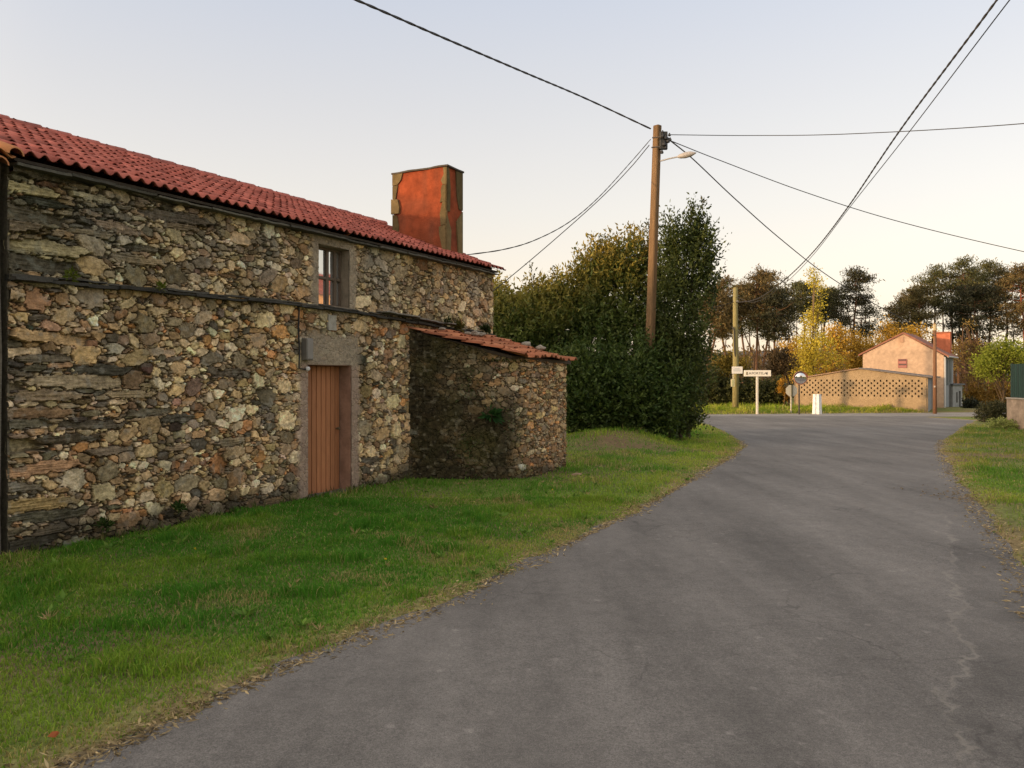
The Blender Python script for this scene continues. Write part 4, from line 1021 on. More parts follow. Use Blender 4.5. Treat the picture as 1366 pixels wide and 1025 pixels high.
mb.build('rail', M_METAL, fen)

# ------------------------------------------------------------------ foliage
def unit(a): return a / (np.linalg.norm(a, axis=-1, keepdims=True) + 1e-9)
def leaves(mb, Pn, D, L_, W_, C, rg_, droop=0.):
    n = len(Pn); D = unit(D)
    R = unit(np.cross(D, rg_.normal(size=(n, 3))))
    L_ = np.broadcast_to(L_, (n,))[:, None]; W_ = np.broadcast_to(W_, (n,))[:, None]
    N_ = np.cross(R, D)
    V = np.stack([Pn, Pn + D * L_ * .45 + R * W_ * .5 + N_ * W_ * .12, Pn + D * L_, Pn + D * L_ * .45 - R * W_ * .5 + N_ * W_ * .12], 1).reshape(-1, 3)
    i = np.arange(n)[:, None] * 4
    mb.add(V, np.concatenate([i, i + 1, i + 2, i + 3], 1), np.repeat(C, 4, 0))
def mixcol(rg_, n, a, b, sd=.18):
    k = rg_.random((n, 1)); c = np.array(a) * (1 - k) + np.array(b) * k
    return np.clip(c * (1 + rg_.normal(0, sd, (n, 1))), .004, 1)
def blob_points(rg_, blobs, n, shell=.55):
    w = np.array([b[3] * b[4] * b[5] for b in blobs]) ** (2 / 3); w /= w.sum()
    I = rg_.choice(len(blobs), n, p=w); B = np.array([b[:6] for b in blobs])[I]
    d = unit(rg_.normal(size=(n, 3))); r = (shell + (1 - shell) * rg_.random((n, 1))) 
    p = B[:, :3] + d * r * B[:, 3:6]
    return p, d, r
def shrub(name, base, blobs, nshoot, nleaf, ll, lw, ca, cb, label, cat, rg_, up=.6, sl=(.35, .8), mat=None, group=None, stems=4, stemr=.05, fillc=None, shell=.45, part='foliage', barkc=(.09, .07, .05), tip=None):
    """bush made of leafy shoots growing out of several overlapping masses"""
    o = thing(name, base, label, cat, group)
    mb = MB(); p, d, r = blob_points(rg_, blobs, nshoot, shell)
    p[:, 2] = np.maximum(p[:, 2], base[2] + .02)
    sd = unit(d * 1.0 + np.array([0, 0, up]) + rg_.normal(0, .35, (nshoot, 3)))
    SLg = rg_.uniform(sl[0], sl[1], nshoot)
    cl = mixcol(rg_, nshoot, ca, cb, .16)
    k = np.linspace(.0, 1, nleaf)
    pts = (p[:, None] + sd[:, None] * SLg[:, None, None] * (k[None, :, None] - .45))
    ld = unit(sd[:, None] * .55 + rg_.normal(0, .6, (nshoot, nleaf, 3)))
    pts += rg_.normal(0, ll * .18, pts.shape)
    n = nshoot * nleaf
    cc = np.repeat(cl, nleaf, 0) * (1 + rg_.normal(0, .16, (n, 1)))
    if tip is not None:            # sunlit gold painted on leaves of upright shoots high in the crown
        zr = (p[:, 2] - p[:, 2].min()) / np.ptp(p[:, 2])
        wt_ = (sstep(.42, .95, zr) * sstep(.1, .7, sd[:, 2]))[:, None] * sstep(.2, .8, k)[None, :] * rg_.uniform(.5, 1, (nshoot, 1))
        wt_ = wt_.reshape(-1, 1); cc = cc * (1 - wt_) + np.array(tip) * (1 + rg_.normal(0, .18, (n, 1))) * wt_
    leaves(mb, pts.reshape(-1, 3), ld.reshape(-1, 3), ll * rg_.uniform(.7, 1.25, n), lw * rg_.uniform(.75, 1.2, n), np.clip(cc, .004, 1), rg_)
    fo = mb.build(part, mat or M_LEAF, o)
    mb = MB()
    for s_ in range(stems):
        b = blobs[s_ % len(blobs)]; st = np.array(base) + [rg_.uniform(-.25, .25) * b[3], rg_.uniform(-.2, .2) * b[4], -.1]
        if stems > 1 and len(blobs) > 1: st[:2] += (np.array(b[:2]) - np.array(base)[:2]) * .5
        tp = np.array(b[:3]) + rg_.normal(0, .2, 3) * np.array(b[3:6]) + [0, 0, b[5] * .5]
        md = (st + tp) / 2 + rg_.normal(0, .12, 3)
        mb.tube(catrom([st, md, tp], 5), np.linspace(stemr, stemr * .25, 11), 6, barkc)
    mb.build('trunk', M_BARK, o)
    return o
def gp(u, Y, v=None): x = X_at(u, Y); return np.array([x, Y, float(gz(x, Y))])
rl = np.random.default_rng(77)
LG_A, LG_B = (.035, .06, .016), (.075, .10, .026)
# big hedge: four laurels / evergreens grown together
Y0 = 22.5
def bl(u, v, Y, ru, rv, ry): c = P(u, v, Y); return (c[0], c[1], c[2], ru / F * Y, ry, rv / F * Y)
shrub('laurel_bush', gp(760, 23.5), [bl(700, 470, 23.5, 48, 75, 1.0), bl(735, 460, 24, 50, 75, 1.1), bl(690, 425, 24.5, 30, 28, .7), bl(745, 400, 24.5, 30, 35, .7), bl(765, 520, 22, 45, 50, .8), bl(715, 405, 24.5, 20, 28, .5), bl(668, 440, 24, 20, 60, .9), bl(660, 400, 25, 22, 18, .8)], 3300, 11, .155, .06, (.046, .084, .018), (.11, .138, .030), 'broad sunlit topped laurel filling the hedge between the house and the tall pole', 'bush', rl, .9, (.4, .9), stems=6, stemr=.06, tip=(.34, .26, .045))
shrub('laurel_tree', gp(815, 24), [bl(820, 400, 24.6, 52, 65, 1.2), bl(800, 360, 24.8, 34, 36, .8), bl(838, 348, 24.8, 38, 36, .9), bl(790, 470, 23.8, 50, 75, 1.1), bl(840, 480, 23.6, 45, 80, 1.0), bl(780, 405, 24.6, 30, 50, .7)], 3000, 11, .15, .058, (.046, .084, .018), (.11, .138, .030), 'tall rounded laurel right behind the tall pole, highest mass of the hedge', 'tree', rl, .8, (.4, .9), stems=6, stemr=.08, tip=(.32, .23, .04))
shrub('holly_tree', gp(905, 23), [bl(905, 430, 23, 42, 110, .95), bl(918, 350, 23, 30, 60, .7), bl(925, 315, 23, 16, 28, .4), bl(890, 520, 22.6, 44, 62, 1.0), bl(905, 480, 22.8, 42, 70, .95), bl(942, 345, 23, 15, 40, .4), bl(930, 300, 23, 8, 26, .25), bl(950, 380, 23, 9, 34, .3), bl(895, 320, 23.2, 14, 34, .4), bl(876, 410, 24.6, 26, 80, .7), bl(880, 480, 24.0, 30, 60, .7), bl(912, 552, 22.2, 28, 26, .7)], 3900, 10, .12, .056, (.040, .062, .016), (.095, .115, .028), 'dark narrow upright evergreen with pointed sprays at the right end of the hedge', 'tree', rl, 1.3, (.4, 1.0), stems=5, stemr=.08)
shrub('evergreen_shrub', gp(815, 21.2), [bl(800, 545, 21.6, 48, 42, .7), bl(845, 540, 21.4, 45, 48, .7), bl(770, 535, 21.4, 30, 45, .6), bl(880, 548, 21.4, 30, 38, .6), bl(835, 505, 21.6, 40, 30, .6), bl(775, 490, 22, 24, 30, .6), bl(862, 478, 22, 20, 30, .5), bl(815, 478, 22.2, 16, 22, .5), bl(900, 515, 21.8, 22, 30, .5)], 2300, 10, .13, .06, (.034, .066, .014), (.085, .12, .026), 'low dark green shrub at the foot of the hedge hiding the pole base', 'bush', rl, .7, (.35, .95), stems=6, stemr=.03)

def sapling(u, Y, v0, v1, label, wd=.35, n=60, ll=.12, ca=(.05, .06, .02), cb=(.10, .09, .03)):
    b = P(u, v0, Y); t_ = P(u + 3, v1, Y)
    o = thing('leafy_shoot', b, label, 'plant', 'tall shoots rising out of the hedge')
    mb = MB(); path = catrom([b, (b + t_) / 2 + [.05, 0, 0], t_], 6); mb.tube(path, np.linspace(.018, .005, len(path)), 5, (.09, .07, .04)); mb.build('stem', M_BARK, o)
    k = rl.random(n) ** .8; p = b + (t_ - b) * k[:, None] + rl.normal(0, 1, (n, 3)) * np.array([1, 1, .4]) * wd * .5 * (1 - .6 * k)[:, None]
    mb = MB(); leaves(mb, p, rl.normal(0, .7, (n, 3)) + [0, 0, .8], ll * rl.uniform(.7, 1.2, n), .05, mixcol(rl, n, ca, cb), rl); mb.build('foliage', M_LEAF, o)
for u, Y, v0, v1, lb in ((706, 24.3, 420, 352, 'shorter leafy shoot above the left part of the hedge'), (736, 24.3, 410, 358, 'second leafy shoot above the left part of the hedge'), (918, 23, 320, 276, 'thin shoot left of the highest one above the dark evergreen'), (934, 23, 330, 265, 'highest thin shoot above the dark evergreen'), (862, 24, 330, 292, 'fine bare shoot beside the pole above the rounded laurel'), (800, 24.7, 340, 318, 'short shoot on the crest of the rounded laurel'), (765, 24.6, 400, 350, 'shoot on the left shoulder of the rounded laurel')):
    sapling(u, Y, v0, v1, lb)

# pines
def pine(name, u, Y, vtop, vcrown, wpx, label, rg_, lean=0., ca=(.055, .065, .022), cb=(.125, .115, .040), nb=40, tufts=150, conic=False, trunkc=(.13, .075, .045), group='pine trees behind the junction', tr=.17, dens=1.0):
    b = gp(u, Y); ztop = H - (vtop - CV) / F * Y; zc = H - (vcrown - CV) / F * Y; w = wpx * 1.2 / F * Y
    o = thing(name, b, label, 'tree', group)
    tp = np.array([b[0] + lean, Y + rg_.uniform(-.3, .3), ztop - .3])
    mids = [b + (tp - b) * f + np.array([rg_.normal(0, .18), rg_.normal(0, .18), 0]) for f in (.3, .6, .8)]
    path = catrom([b - [0, 0, .2]] + mids + [tp], 6)
    mb = MB(); mb.tube(path, np.linspace(tr, .035, len(path)), 7, trunkc)
    fol = MB(); pp = []; 
    for i in range(nb):
        f = (i + rg_.random()) / nb
        z = zc + (ztop - zc) * f
        c0 = np.array([np.interp(z, path[:, 2], path[:, k]) for k in range(2)] + [z])
        a = rg_.uniform(0, 2 * np.pi)
        prof = (1 - f) ** .75 * 1.0 + .08 if conic else (math.sin(math.pi * min(1, f * .80 + .17)) ** .7)
        l = w * prof * rg_.uniform(.45, 1.05)
        tip = c0 + np.array([math.cos(a) * l, math.sin(a) * l, l * rg_.uniform(.05, .45) * (.2 if conic else 1)])
        mid = (c0 + tip) / 2 + [0, 0, -.06 * l]
        br = catrom([c0, mid, tip], 4); mb.tube(br, np.linspace(.05, .012, len(br)), 4, trunkc, False)
        n = int(tufts * rg_.uniform(.6, 1.4) * dens); k = rg_.random(n) ** .6
        nc_ = 4; cen = np.array([c0 + (tip - c0) * rg_.uniform(.35, 1.05) + rg_.normal(0, .16 * w * .45, 3) for _ in range(nc_)])
        p = cen[rg_.integers(0, nc_, n)] + rg_.normal(0, 1, (n, 3)) * np.array([.40, .40, .13])
        pp.append(p)
    p = np.concatenate(pp); n = len(p)
    leaves(fol, p, rg_.normal(0, .7, (n, 3)) + [0, 0, .45], rg_.uniform(.26, .48, n), rg_.uniform(.06, .12, n), mixcol(rg_, n, ca, cb, .25), rg_)
    mb.build('trunk', M_BARK, o); fol.build('crown', M_NEEDLE, o)
    return o
rp = np.random.default_rng(101)
RB = dict(ca=(.075, .065, .024), cb=(.17, .115, .042))
pine('pine_tree', 948, 80, 392, 450, 26, 'reddish pine partly hidden by the dark evergreen of the hedge', rp, .5, **RB)
pine('pine_tree', 968, 84, 376, 452, 28, 'pine with a flat reddish crown just left of the far pole', rp, -.3, **RB)
pine('pine_tree', 1008, 82, 366, 435, 38, 'widest pine, with a forked bare trunk, right of the far pole', rp, .2, nb=44, **RB)
pine('pine_tree', 1018, 86, 385, 445, 28, 'slim pine immediately right of the widest one', rp, .3)
pine('pine_tree', 1034, 80, 392, 455, 28, 'dark pine with drooping boughs right of the far pole', rp, .2, nb=36, ca=(.03, .035, .016), cb=(.06, .055, .025))
pine('pine_tree', 1071, 92, 382, 425, 26, 'dark topped pine behind the yellow poplar', rp, .0)
pine('pine_tree', 1098, 90, 388, 430, 22, 'small dark pine on the right of the yellow poplar', rp, .2)
pine('pine_tree', 1140, 86, 362, 450, 40, 'layered cone shaped dark pine standing alone left of the farmhouse', rp, .0, conic=True, nb=46, ca=(.032, .036, .018), cb=(.062, .056, .026))
pine('pine_tree', 1228, 92, 384, 440, 32, 'pine above the ridge of the farmhouse, lower of the two there', rp, .0, nb=38, ca=(.065, .062, .024), cb=(.14, .11, .04))
pine('pine_tree', 1243, 96, 363, 425, 30, 'pine above the farmhouse with a rounded crown, taller of the two there', rp, .2, nb=38)
pine('pine_tree', 1278, 94, 352, 425, 34, 'slender tall pine directly right of the farmhouse chimney', rp, .3, nb=38)
pine('pine_tree', 1302, 90, 385, 470, 40, 'blackish dense pine between the farmhouse and the round lime tree', rp, .0, nb=50, ca=(.018, .022, .012), cb=(.035, .036, .018), dens=1.3)
pine('pine_tree', 1320, 98, 353, 420, 28, 'pine with a knobbly pointed tip near the right edge', rp, .1, nb=34)
pine('pine_tree', 1342, 95, 364, 450, 36, 'broad brownish pine above the round lime tree', rp, .1, nb=42, ca=(.065, .062, .024), cb=(.14, .11, .04))
pine('pine_tree', 1364, 88, 358, 440, 34, 'red barked pine cut by the right edge', rp, .0, nb=40, trunkc=(.24, .085, .055), **RB)
pine('pine_tree', 1204, 97, 398, 450, 26, 'small pine left of the ridge of the farmhouse, partly behind golden leaves', rp, .1, **RB)
pine('pine_tree', 1296, 101, 366, 430, 30, 'pine standing between the slender tall pine and the blackish dense one', rp, -.2)
pine('pine_tree', 988, 92, 384, 450, 26, 'pine between the far pole and the widest pine, further back', rp, .1)
pine('pine_tree', 1400, 90, 360, 440, 36, 'pine beyond the right edge of the view behind the green screen', rp, .0, nb=30)

# broadleaf trees with loose crowns
def loose_tree(name, u, Y, blobs, n, ll, ca, cb, label, rg_, cat='tree', tr=.12, trunkc=(.14, .10, .06), nbr=14, group=None, mat=None, shell=.1, aspect=.6):
    b = gp(u, Y); o = thing(name, b, label, cat, group)
    mb = MB(); top_ = max(blobs, key=lambda q: q[2] + q[5]); tp = np.array([top_[0], top_[1], top_[2] + top_[5] * .8])
    path = catrom([b - [0, 0, .2], b + (tp - b) * .35 + rg_.normal(0, .12, 3), b + (tp - b) * .7 + rg_.normal(0, .15, 3), tp], 6)
    mb.tube(path, np.linspace(tr, .02, len(path)), 7, trunkc)
    for i in range(nbr):
        q = blobs[i % len(blobs)]; f = rg_.uniform(.25, .75); c0 = path[int(f * (len(path) - 1))]
        d = unit(rg_.normal(size=3)); tip = np.array(q[:3]) + d * np.array(q[3:6]) * .85
        if tip[2] < c0[2] - .5: tip[2] = c0[2] + .3
        br = catrom([c0, (c0 + tip) / 2 + rg_.normal(0, .12, 3), tip], 4); mb.tube(br, np.linspace(tr * .35, .01, len(br)), 5, trunkc, False)
    mb.build('trunk', M_BARK, o)
    n = int(n * 2.2); ll = ll * 1.25
    nc_ = max(14, n // 70); p, d, r = blob_points(rg_, blobs, nc_, shell)
    I = rg_.integers(0, nc_, n); sz = np.mean([q[3] for q in blobs]) * .22
    pts = p[I] + rg_.normal(0, 1, (n, 3)) * sz
    cl = mixcol(rg_, nc_, ca, cb, .12)[I] * (1 + rg_.normal(0, .18, (n, 1)))
    fol = MB(); leaves(fol, pts, rg_.normal(0, .8, (n, 3)) + [0, 0, .1], ll * rg_.uniform(.7, 1.3, n), ll * aspect * rg_.uniform(.7, 1.2, n), np.clip(cl, .005, 1), rg_)
    fol.build('crown', mat or M_THIN, o)
    return o
YEL = dict(ca=(.44, .37, .045), cb=(.60, .49, .07)); GOLD = dict(ca=(.40, .25, .035), cb=(.56, .35, .055))
loose_tree('poplar_tree', 1086, 68, [bl(1086 + dx_ * 1.5, v_, 68, w_p * 1.3, 22, w_p * .06) for v_, w_p, dx_ in ((368, 5, 0), (384, 8, 1), (400, 10, -2), (416, 13, 2), (432, 17, -1), (448, 20, 4), (462, 23, -6), (476, 26, 6), (488, 26, -8))], 2900, .15, label='bright yellow poplar rising behind the left end of the barn', rg_=rp, tr=.14, shell=.1, **YEL)
GB = 'golden spring trees behind the barn'
for i, (u, Y, bls, n, lb) in enumerate([
    (1118, 72, [(1116, 455, 24, 26), (1110, 485, 28, 20)], 1500, 'golden leafing tree right beside the yellow poplar'),
    (1142, 74, [(1140, 462, 22, 24), (1140, 488, 24, 16)], 1400, 'golden leafing tree under the cone shaped pine'),
    (1164, 75, [(1162, 470, 16, 26), (1160, 490, 16, 16)], 900, 'golden leafing tree touching the left roof edge of the farmhouse'),
    (1192, 80, [(1190, 444, 26, 18), (1185, 460, 24, 16)], 1000, 'golden tree showing above the left roof slope of the farmhouse'),
    (1225, 80, [(1222, 446, 24, 12)], 600, 'golden tree showing above the farmhouse ridge'),
    (1062, 72, [(1060, 470, 20, 24), (1056, 495, 20, 18)], 900, 'thin golden tree left of the yellow poplar')]):
    loose_tree('golden_tree', u, Y, [bl(a, b, Y, c, d, 1.2) for a, b, c, d in bls], n, .17, label=lb, rg_=rp, tr=.07, trunkc=(.20, .13, .06), nbr=26, group=GB, shell=.05, **GOLD)
loose_tree('golden_bush', 972, 60, [bl(968, 485, 60, 22, 20, 1.), bl(985, 490, 60, 18, 18, 1.), bl(962, 500, 60, 18, 16, .9)], 1900, .16, (.15, .12, .02), (.26, .19, .035), 'golden green tree behind the far wooden pole', rp, tr=.08, shell=.1)
loose_tree('orange_bush', 1045, 58, [bl(1045, 520, 58, 9, 14, .5), bl(1047, 530, 58, 7, 9, .4)], 600, .10, (.34, .18, .02), (.48, .26, .03), 'small rounded orange bush left of the octagonal sign', rp, 'bush', tr=.03, nbr=8, shell=.3)
loose_tree('dark_thicket_tree', 1052, 64, [bl(1048, 478, 64, 24, 18, .9), bl(1040, 492, 64, 16, 10, .7)], 900, .18, (.06, .045, .022), (.11, .075, .035), 'bare looking brown tree left of the traffic mirror', rp, tr=.10, trunkc=(.06, .045, .03), shell=.1, nbr=20)
for u, w, vt, lb in ((940, 22, 480, 'dark thicket bush directly right of the hedge'), (968, 20, 508, 'dark thicket bush behind the far wooden pole'), (1000, 22, 505, 'dark thicket bush behind the place name sign'), (1030, 20, 512, 'dark thicket bush between the place name sign and the traffic mirror')):
    Yk = 59.
    shrub('thicket_bush', gp(u, Yk), [bl(u, (vt + 545) / 2, Yk, w, (545 - vt) / 2, 1.2), bl(u + 6, 525, Yk, w * .9, 20, 1.1)], 420, 8, .22, .12, (.04, .05, .016), (.085, .085, .026), lb, 'bush', rp, .6, (.3, .7), group='thicket at the edge of the pine wood', stems=3)
mb = MB(); n = 11000
fy = rp.uniform(105, 135, n); fu = rp.uniform(880, 1500, n); fx = X_at(fu, fy)
topz = 6.0 + 3.2 * fbm(fx, fy * 0, .09, 301, 3) + 1.5 * vn(fx, fy, None, .6, 302); fz = -1.2 + topz * rp.random(n) ** .9
leaves(mb, np.stack([fx, fy, fz], 1), rp.normal(0, 1, (n, 3)) + [0, 0, .8], rp.uniform(.5, 1.1, n), rp.uniform(.2, .45, n), mixcol(rp, n, (.10, .07, .035), (.20, .13, .05), .25), rp)
for k in range(70):
    x0, y0 = rp.uniform(15, 110), rp.uniform(100, 130); hh0 = rp.uniform(8, 13)
    mb.tube([[x0, y0, -1.3], [x0 + rp.normal(0, .3), y0, hh0 * .5], [x0 + rp.normal(0, .5), y0, hh0]], [.16, .12, .04], 5, (.12, .075, .045))
o = mb.build('far_wood', M_THIN); o['kind'] = 'stuff'; o['label'] = 'brown brushwood and thin trunks filling the wood far behind the pines'; o['category'] = 'wood'
# right side
loose_tree('lime_tree', 1330, 47, [bl(1340, 480, 47, 32, 26, 1.6), bl(1318, 490, 47, 16, 18, 1.), bl(1362, 485, 47, 24, 28, 1.4), bl(1336, 466, 47, 20, 12, .9)], 4200, .11, (.16, .20, .02), (.27, .30, .04), 'round bright lime green tree with a dark trunk above the garden wall', rp, tr=.10, trunkc=(.07, .05, .03), shell=.35, nbr=20)
loose_tree('bare_tree', 1306, 66, [bl(1296, 470, 66, 26, 40, 1.6), bl(1318, 490, 66, 20, 40, 1.4)], 750, .15, (.22, .15, .04), (.33, .22, .06), 'leaning bare tree with sparse gold leaves right of the annex', rp, tr=.2, trunkc=(.13, .08, .05), nbr=60, shell=.05)
loose_tree('bare_tree', 1290, 72, [bl(1285, 465, 72, 20, 40, 1.4), bl(1300, 500, 72, 16, 30, 1.2)], 600, .15, (.22, .15, .04), (.33, .22, .06), 'slim bare tree with sparse gold leaves close behind the annex', rp, tr=.13, trunkc=(.13, .08, .05), nbr=50, shell=.05)
for u, w, lb in ((1305, 18, 'gold scrub under the leaning bare tree'), (1336, 20, 'gold scrub behind the trunk of the lime tree'), (1362, 20, 'gold scrub behind the green screen fence')):
    loose_tree('gold_scrub', u, 62, [bl(u, 528, 62, w, 22, 1.2)], 900, .16, (.22, .13, .025), (.34, .20, .04), lb, rp, 'bush', tr=.03, nbr=10, group='gold scrub at the foot of the right hand wood', shell=.2)
shrub('dark_bush', gp(1296, 56), [bl(1296, 540, 56, 10, 7, .6)], 160, 7, .16, .08, (.015, .02, .012), (.03, .035, .016), 'flat black green bush just right of the annex', 'bush', rp, .4, (.2, .4), stems=1, stemr=.02)
shrub('round_bush', gp(1322, 36), [bl(1320, 552, 36, 17, 15, .6), bl(1334, 550, 36, 12, 14, .5)], 700, 8, .085, .045, (.03, .035, .014), (.055, .055, .022), 'dark round garden bush against the end of the garden wall', 'bush', rp, .4, (.15, .35), stems=3, stemr=.02)
shrub('variegated_bush', gp(1336, 29.5), [bl(1336, 570, 29.5, 17, 11, .45), bl(1345, 572, 29.5, 12, 8, .4)], 700, 8, .075, .04, (.24, .30, .06), (.42, .44, .16), 'low cushion shaped bush with pale yellow green leaves before the garden wall', 'bush', rp, .4, (.1, .25), stems=2, stemr=.015)

mb = MB(); leaves(mb, CREEP[0], CREEP[1], rl.uniform(.025, .06, CREEP[3]), .025, CREEP[2], rl)
tag(mb.build('wall_creeper', M_LEAF), 'thin creeper and moss tufts clinging to the dark side of the shed', 'creeper')
# small weeds rooted in the masonry
def weed(base, r, n, ll, ca, cb, label, name='wall_weed', up=.6):
    b = np.asarray(base, float); mb = MB()
    d = unit(rl.normal(size=(n, 3)) * [1, 1, .6] + np.array([HN[0], HN[1], 0]) * .5 + [0, 0, up]); p = b + d * r * rl.random((n, 1)) * .6
    leaves(mb, p, d + rl.normal(0, .3, (n, 3)), ll * rl.uniform(.6, 1.2, n), ll * .4, mixcol(rl, n, ca, cb), rl)
    return tag(mb.build(name, M_THIN), label, 'weed', 'weeds growing in the masonry')
weed(hp(.62, .10, 2.72), .10, 50, .06, (.10, .14, .015), (.17, .20, .03), 'yellow green weed on the ledge near the left edge')
weed(hp(1.65, .10, 2.72), .09, 45, .06, (.10, .14, .015), (.17, .20, .03), 'yellow green weed on the ledge a third of the way to the window')
weed(hp(7.75, .12, 2.60), .17, 140, .09, (.07, .08, .02), (.15, .12, .03), 'yellowish weed clump where the shed roof meets the house wall')
weed(hp(8.7, .14, 2.58), .15, 150, .09, (.025, .045, .014), (.05, .07, .022), 'dark green weed clump at the house corner above the shed roof')
weed(hp(7.38, .14, 2.66), .13, 60, .07, (.03, .05, .015), (.05, .07, .02), 'small dark weed on the ledge left of the shed roof stones')
weed(hp(6.93, 1.30, 1.10) , .20, 60, .17, (.02, .07, .018), (.05, .12, .03), 'green fern growing out of the shed wall', 'wall_fern', .2)
weed(hp(1.9, .08, .22), .12, 60, .07, (.03, .07, .015), (.06, .10, .02), 'low green weed at the foot of the wall left of the door')
weed(hp(.98, .08, .18), .12, 60, .07, (.03, .06, .015), (.06, .09, .02), 'low green weed at the foot of the wall near the left edge')

# ------------------------------------------------------------------ grass
def grass(name, n, xr, yr, dens, hgt, wid, label_kind, seed, extra=None, ca=(.095, .27, .026), cb=(.28, .40, .048), straw=(.55, .43, .18)):
    g = np.random.default_rng(seed)
    x = g.uniform(*xr, n); y = g.uniform(*yr, n)
    d = road_d(x, y); t, q = house_tq(x, y)
    nz_ = fbm(x, y, .9, 131, 3); ne = fbm(x, y, 5, 133, 2)
    ok = (d > -.07 + .12 * ne + .08 * g.random(n)) & ~((q < .03) & (q > -6.5) & (t < 9.3)) & ~((t > 6.4) & (t < 8.95) & (q < np.interp(t, tq[:, 0], tq[:, 1]) + .02) & (q > -.2))
    u = CU + x / np.maximum(y, .1) * F
    ok &= (u > -160) & (u < 2000)
    ok &= g.random(n) < dens(x, y)
    ok &= g.random(n) > .85 * np.exp(-(((x - 2.6) / 1.8) ** 2 + ((y - 19.0) / 1.0) ** 2))
    if extra is not None: ok &= extra(x, y, g)
    x, y, d, nz_, ne = x[ok], y[ok], d[ok], nz_[ok], ne[ok]; m = len(x)
    z = gz(x, y)
    tuft = sstep(.0, .7, fbm(x, y, 2.6, 141, 3))
    hh = hgt(y) * (.55 + .75 * g.random(m)) * (.5 + 1.2 * tuft) * (.45 + .55 * sstep(0, .5, d))
    w = wid(y) * (.7 + .6 * g.random(m))
    a = g.uniform(0, 2 * np.pi, m); la = g.uniform(0, 2 * np.pi, m); ln = g.uniform(.15, .95, m)
    R = np.stack([np.cos(a), np.sin(a), 0 * a], 1) * w[:, None] * .5; Ld = np.stack([np.cos(la), np.sin(la), 0 * la], 1) * (hh * ln)[:, None]
    b = np.stack([x, y, z - .005], 1); Zv = np.array([0, 0, 1.])
    V = np.stack([b - R, b + R, b + R * .8 + Ld * .35 + Zv * hh[:, None] * .6, b - R * .8 + Ld * .35 + Zv * hh[:, None] * .6, b + Ld + Zv * (hh * (1.02 - .35 * ln))[:, None]], 1).reshape(-1, 3)
    i = np.arange(m)[:, None] * 5
    k = np.clip(.5 + 1.5 * nz_ + .5 * sstep(1.6, .3, d) - .25 + g.normal(0, .25, m), 0, 1)[:, None]
    C = np.array(ca) * (1 - k) + np.array(cb) * k
    st = ((g.random(m) < .07 + .55 * sstep(.42, .02, d + .45 * ne) + .50 * sstep(.16, .5, fbm(x, y, 1.5, 151, 3)))).astype(float)[:, None] * g.uniform(.5, 1, (m, 1))
    C = C * (1 - st) + np.array(straw) * g.uniform(.6, 1.1, (m, 1)) * st
    C = C * (1 + g.normal(0, .15, (m, 1)))
    mb = MB(); mb.add(V, [np.concatenate([i, i + 1, i + 2, i + 3], 1), np.concatenate([i + 3, i + 2, i + 4], 1)], np.repeat(np.clip(C, .005, 1), 5, 0))
    o = mb.build(name, M_GRASS); o['kind'] = 'stuff'; o['label'] = label_kind; o['category'] = 'grass'
    return o
grass('grass', 330000, (-6, 3), (2.8, 11), lambda x, y: np.clip(1.35 - .07 * y, .25, 1), lambda y: .078 + 0 * y, lambda y: .0052 + .0004 * y, 'short green verge grass between the stone house and the road', 1)
grass('grass', 300000, (-3, 9), (10.5, 40), lambda x, y: np.clip(1.3 - .03 * y, .3, 1), lambda y: .065 + .0015 * y, lambda y: .006 + .0005 * y, 'green verge grass past the shed and under the hedge', 2, ca=(.13, .29, .032), cb=(.34, .43, .06))
grass('grass', 290000, (2.2, 22), (2.5, 40), lambda x, y: np.clip(1.2 - .02 * y, .3, 1) * (x > leftX(y)), lambda y: .07 + .001 * y, lambda y: .007 + .0004 * y, 'rough grass and dry weeds on the right hand bank', 3, ca=(.13, .24, .034), cb=(.34, .35, .065), extra=lambda x, y, g: ((x - X_at(1343, 30)) < .8) & (g.random(len(x)) < .35 + .65 * (fbm(x, y, .8, 171, 3) > -.15)))
grass('grass', 120000, (2, 36), (46, 64), lambda x, y: 1.0 + 0 * x, lambda y: .30 + 0 * y, lambda y: .035 + 0 * y, 'longer sunlit grass on the bank beyond the crossing road', 4, ca=(.24, .33, .03), cb=(.46, .46, .065), extra=lambda x, y, g: ((x - b0[0]) * be[0] + (y - b0[1]) * be[1] < -.1) | (x < b0[0] - .3))

mb = MB(); gw_ = np.random.default_rng(64)
for k in range(420):
    x = gw_.uniform(-6, 5); y = gw_.uniform(3, 15)
    t, q = house_tq(x, y)
    if road_d(np.array(x), np.array(y)) < .08 or q < .08 or (t > 6.2 and q < 2.0): continue
    n = gw_.integers(5, 12); a_ = gw_.uniform(0, 6.28, n); big = gw_.uniform(.6, 1.5)
    dr = np.stack([np.cos(a_), np.sin(a_), gw_.uniform(.3, 1.2, n)], 1)
    kind = gw_.random(); 
    ca_, cb_ = ((.10, .22, .03), (.22, .34, .06)) if kind < .72 else ((.36, .26, .11), (.50, .38, .18))
    leaves(mb, np.tile([x, y, float(gz(x, y)) + .01], (n, 1)), dr, .075 * big * gw_.uniform(.6, 1.2, n), (.03 if kind < .72 else .010) * big, mixcol(gw_, n, ca_, cb_), gw_)
    if kind > .97: leaves(mb, np.tile([x, y, float(gz(x, y)) + .07], (6, 1)), gw_.normal(0, 1, (6, 3)) + [0, 0, .6], .016, .012, mixcol(gw_, 6, (.7, .5, .03), (.8, .6, .05)), gw_)
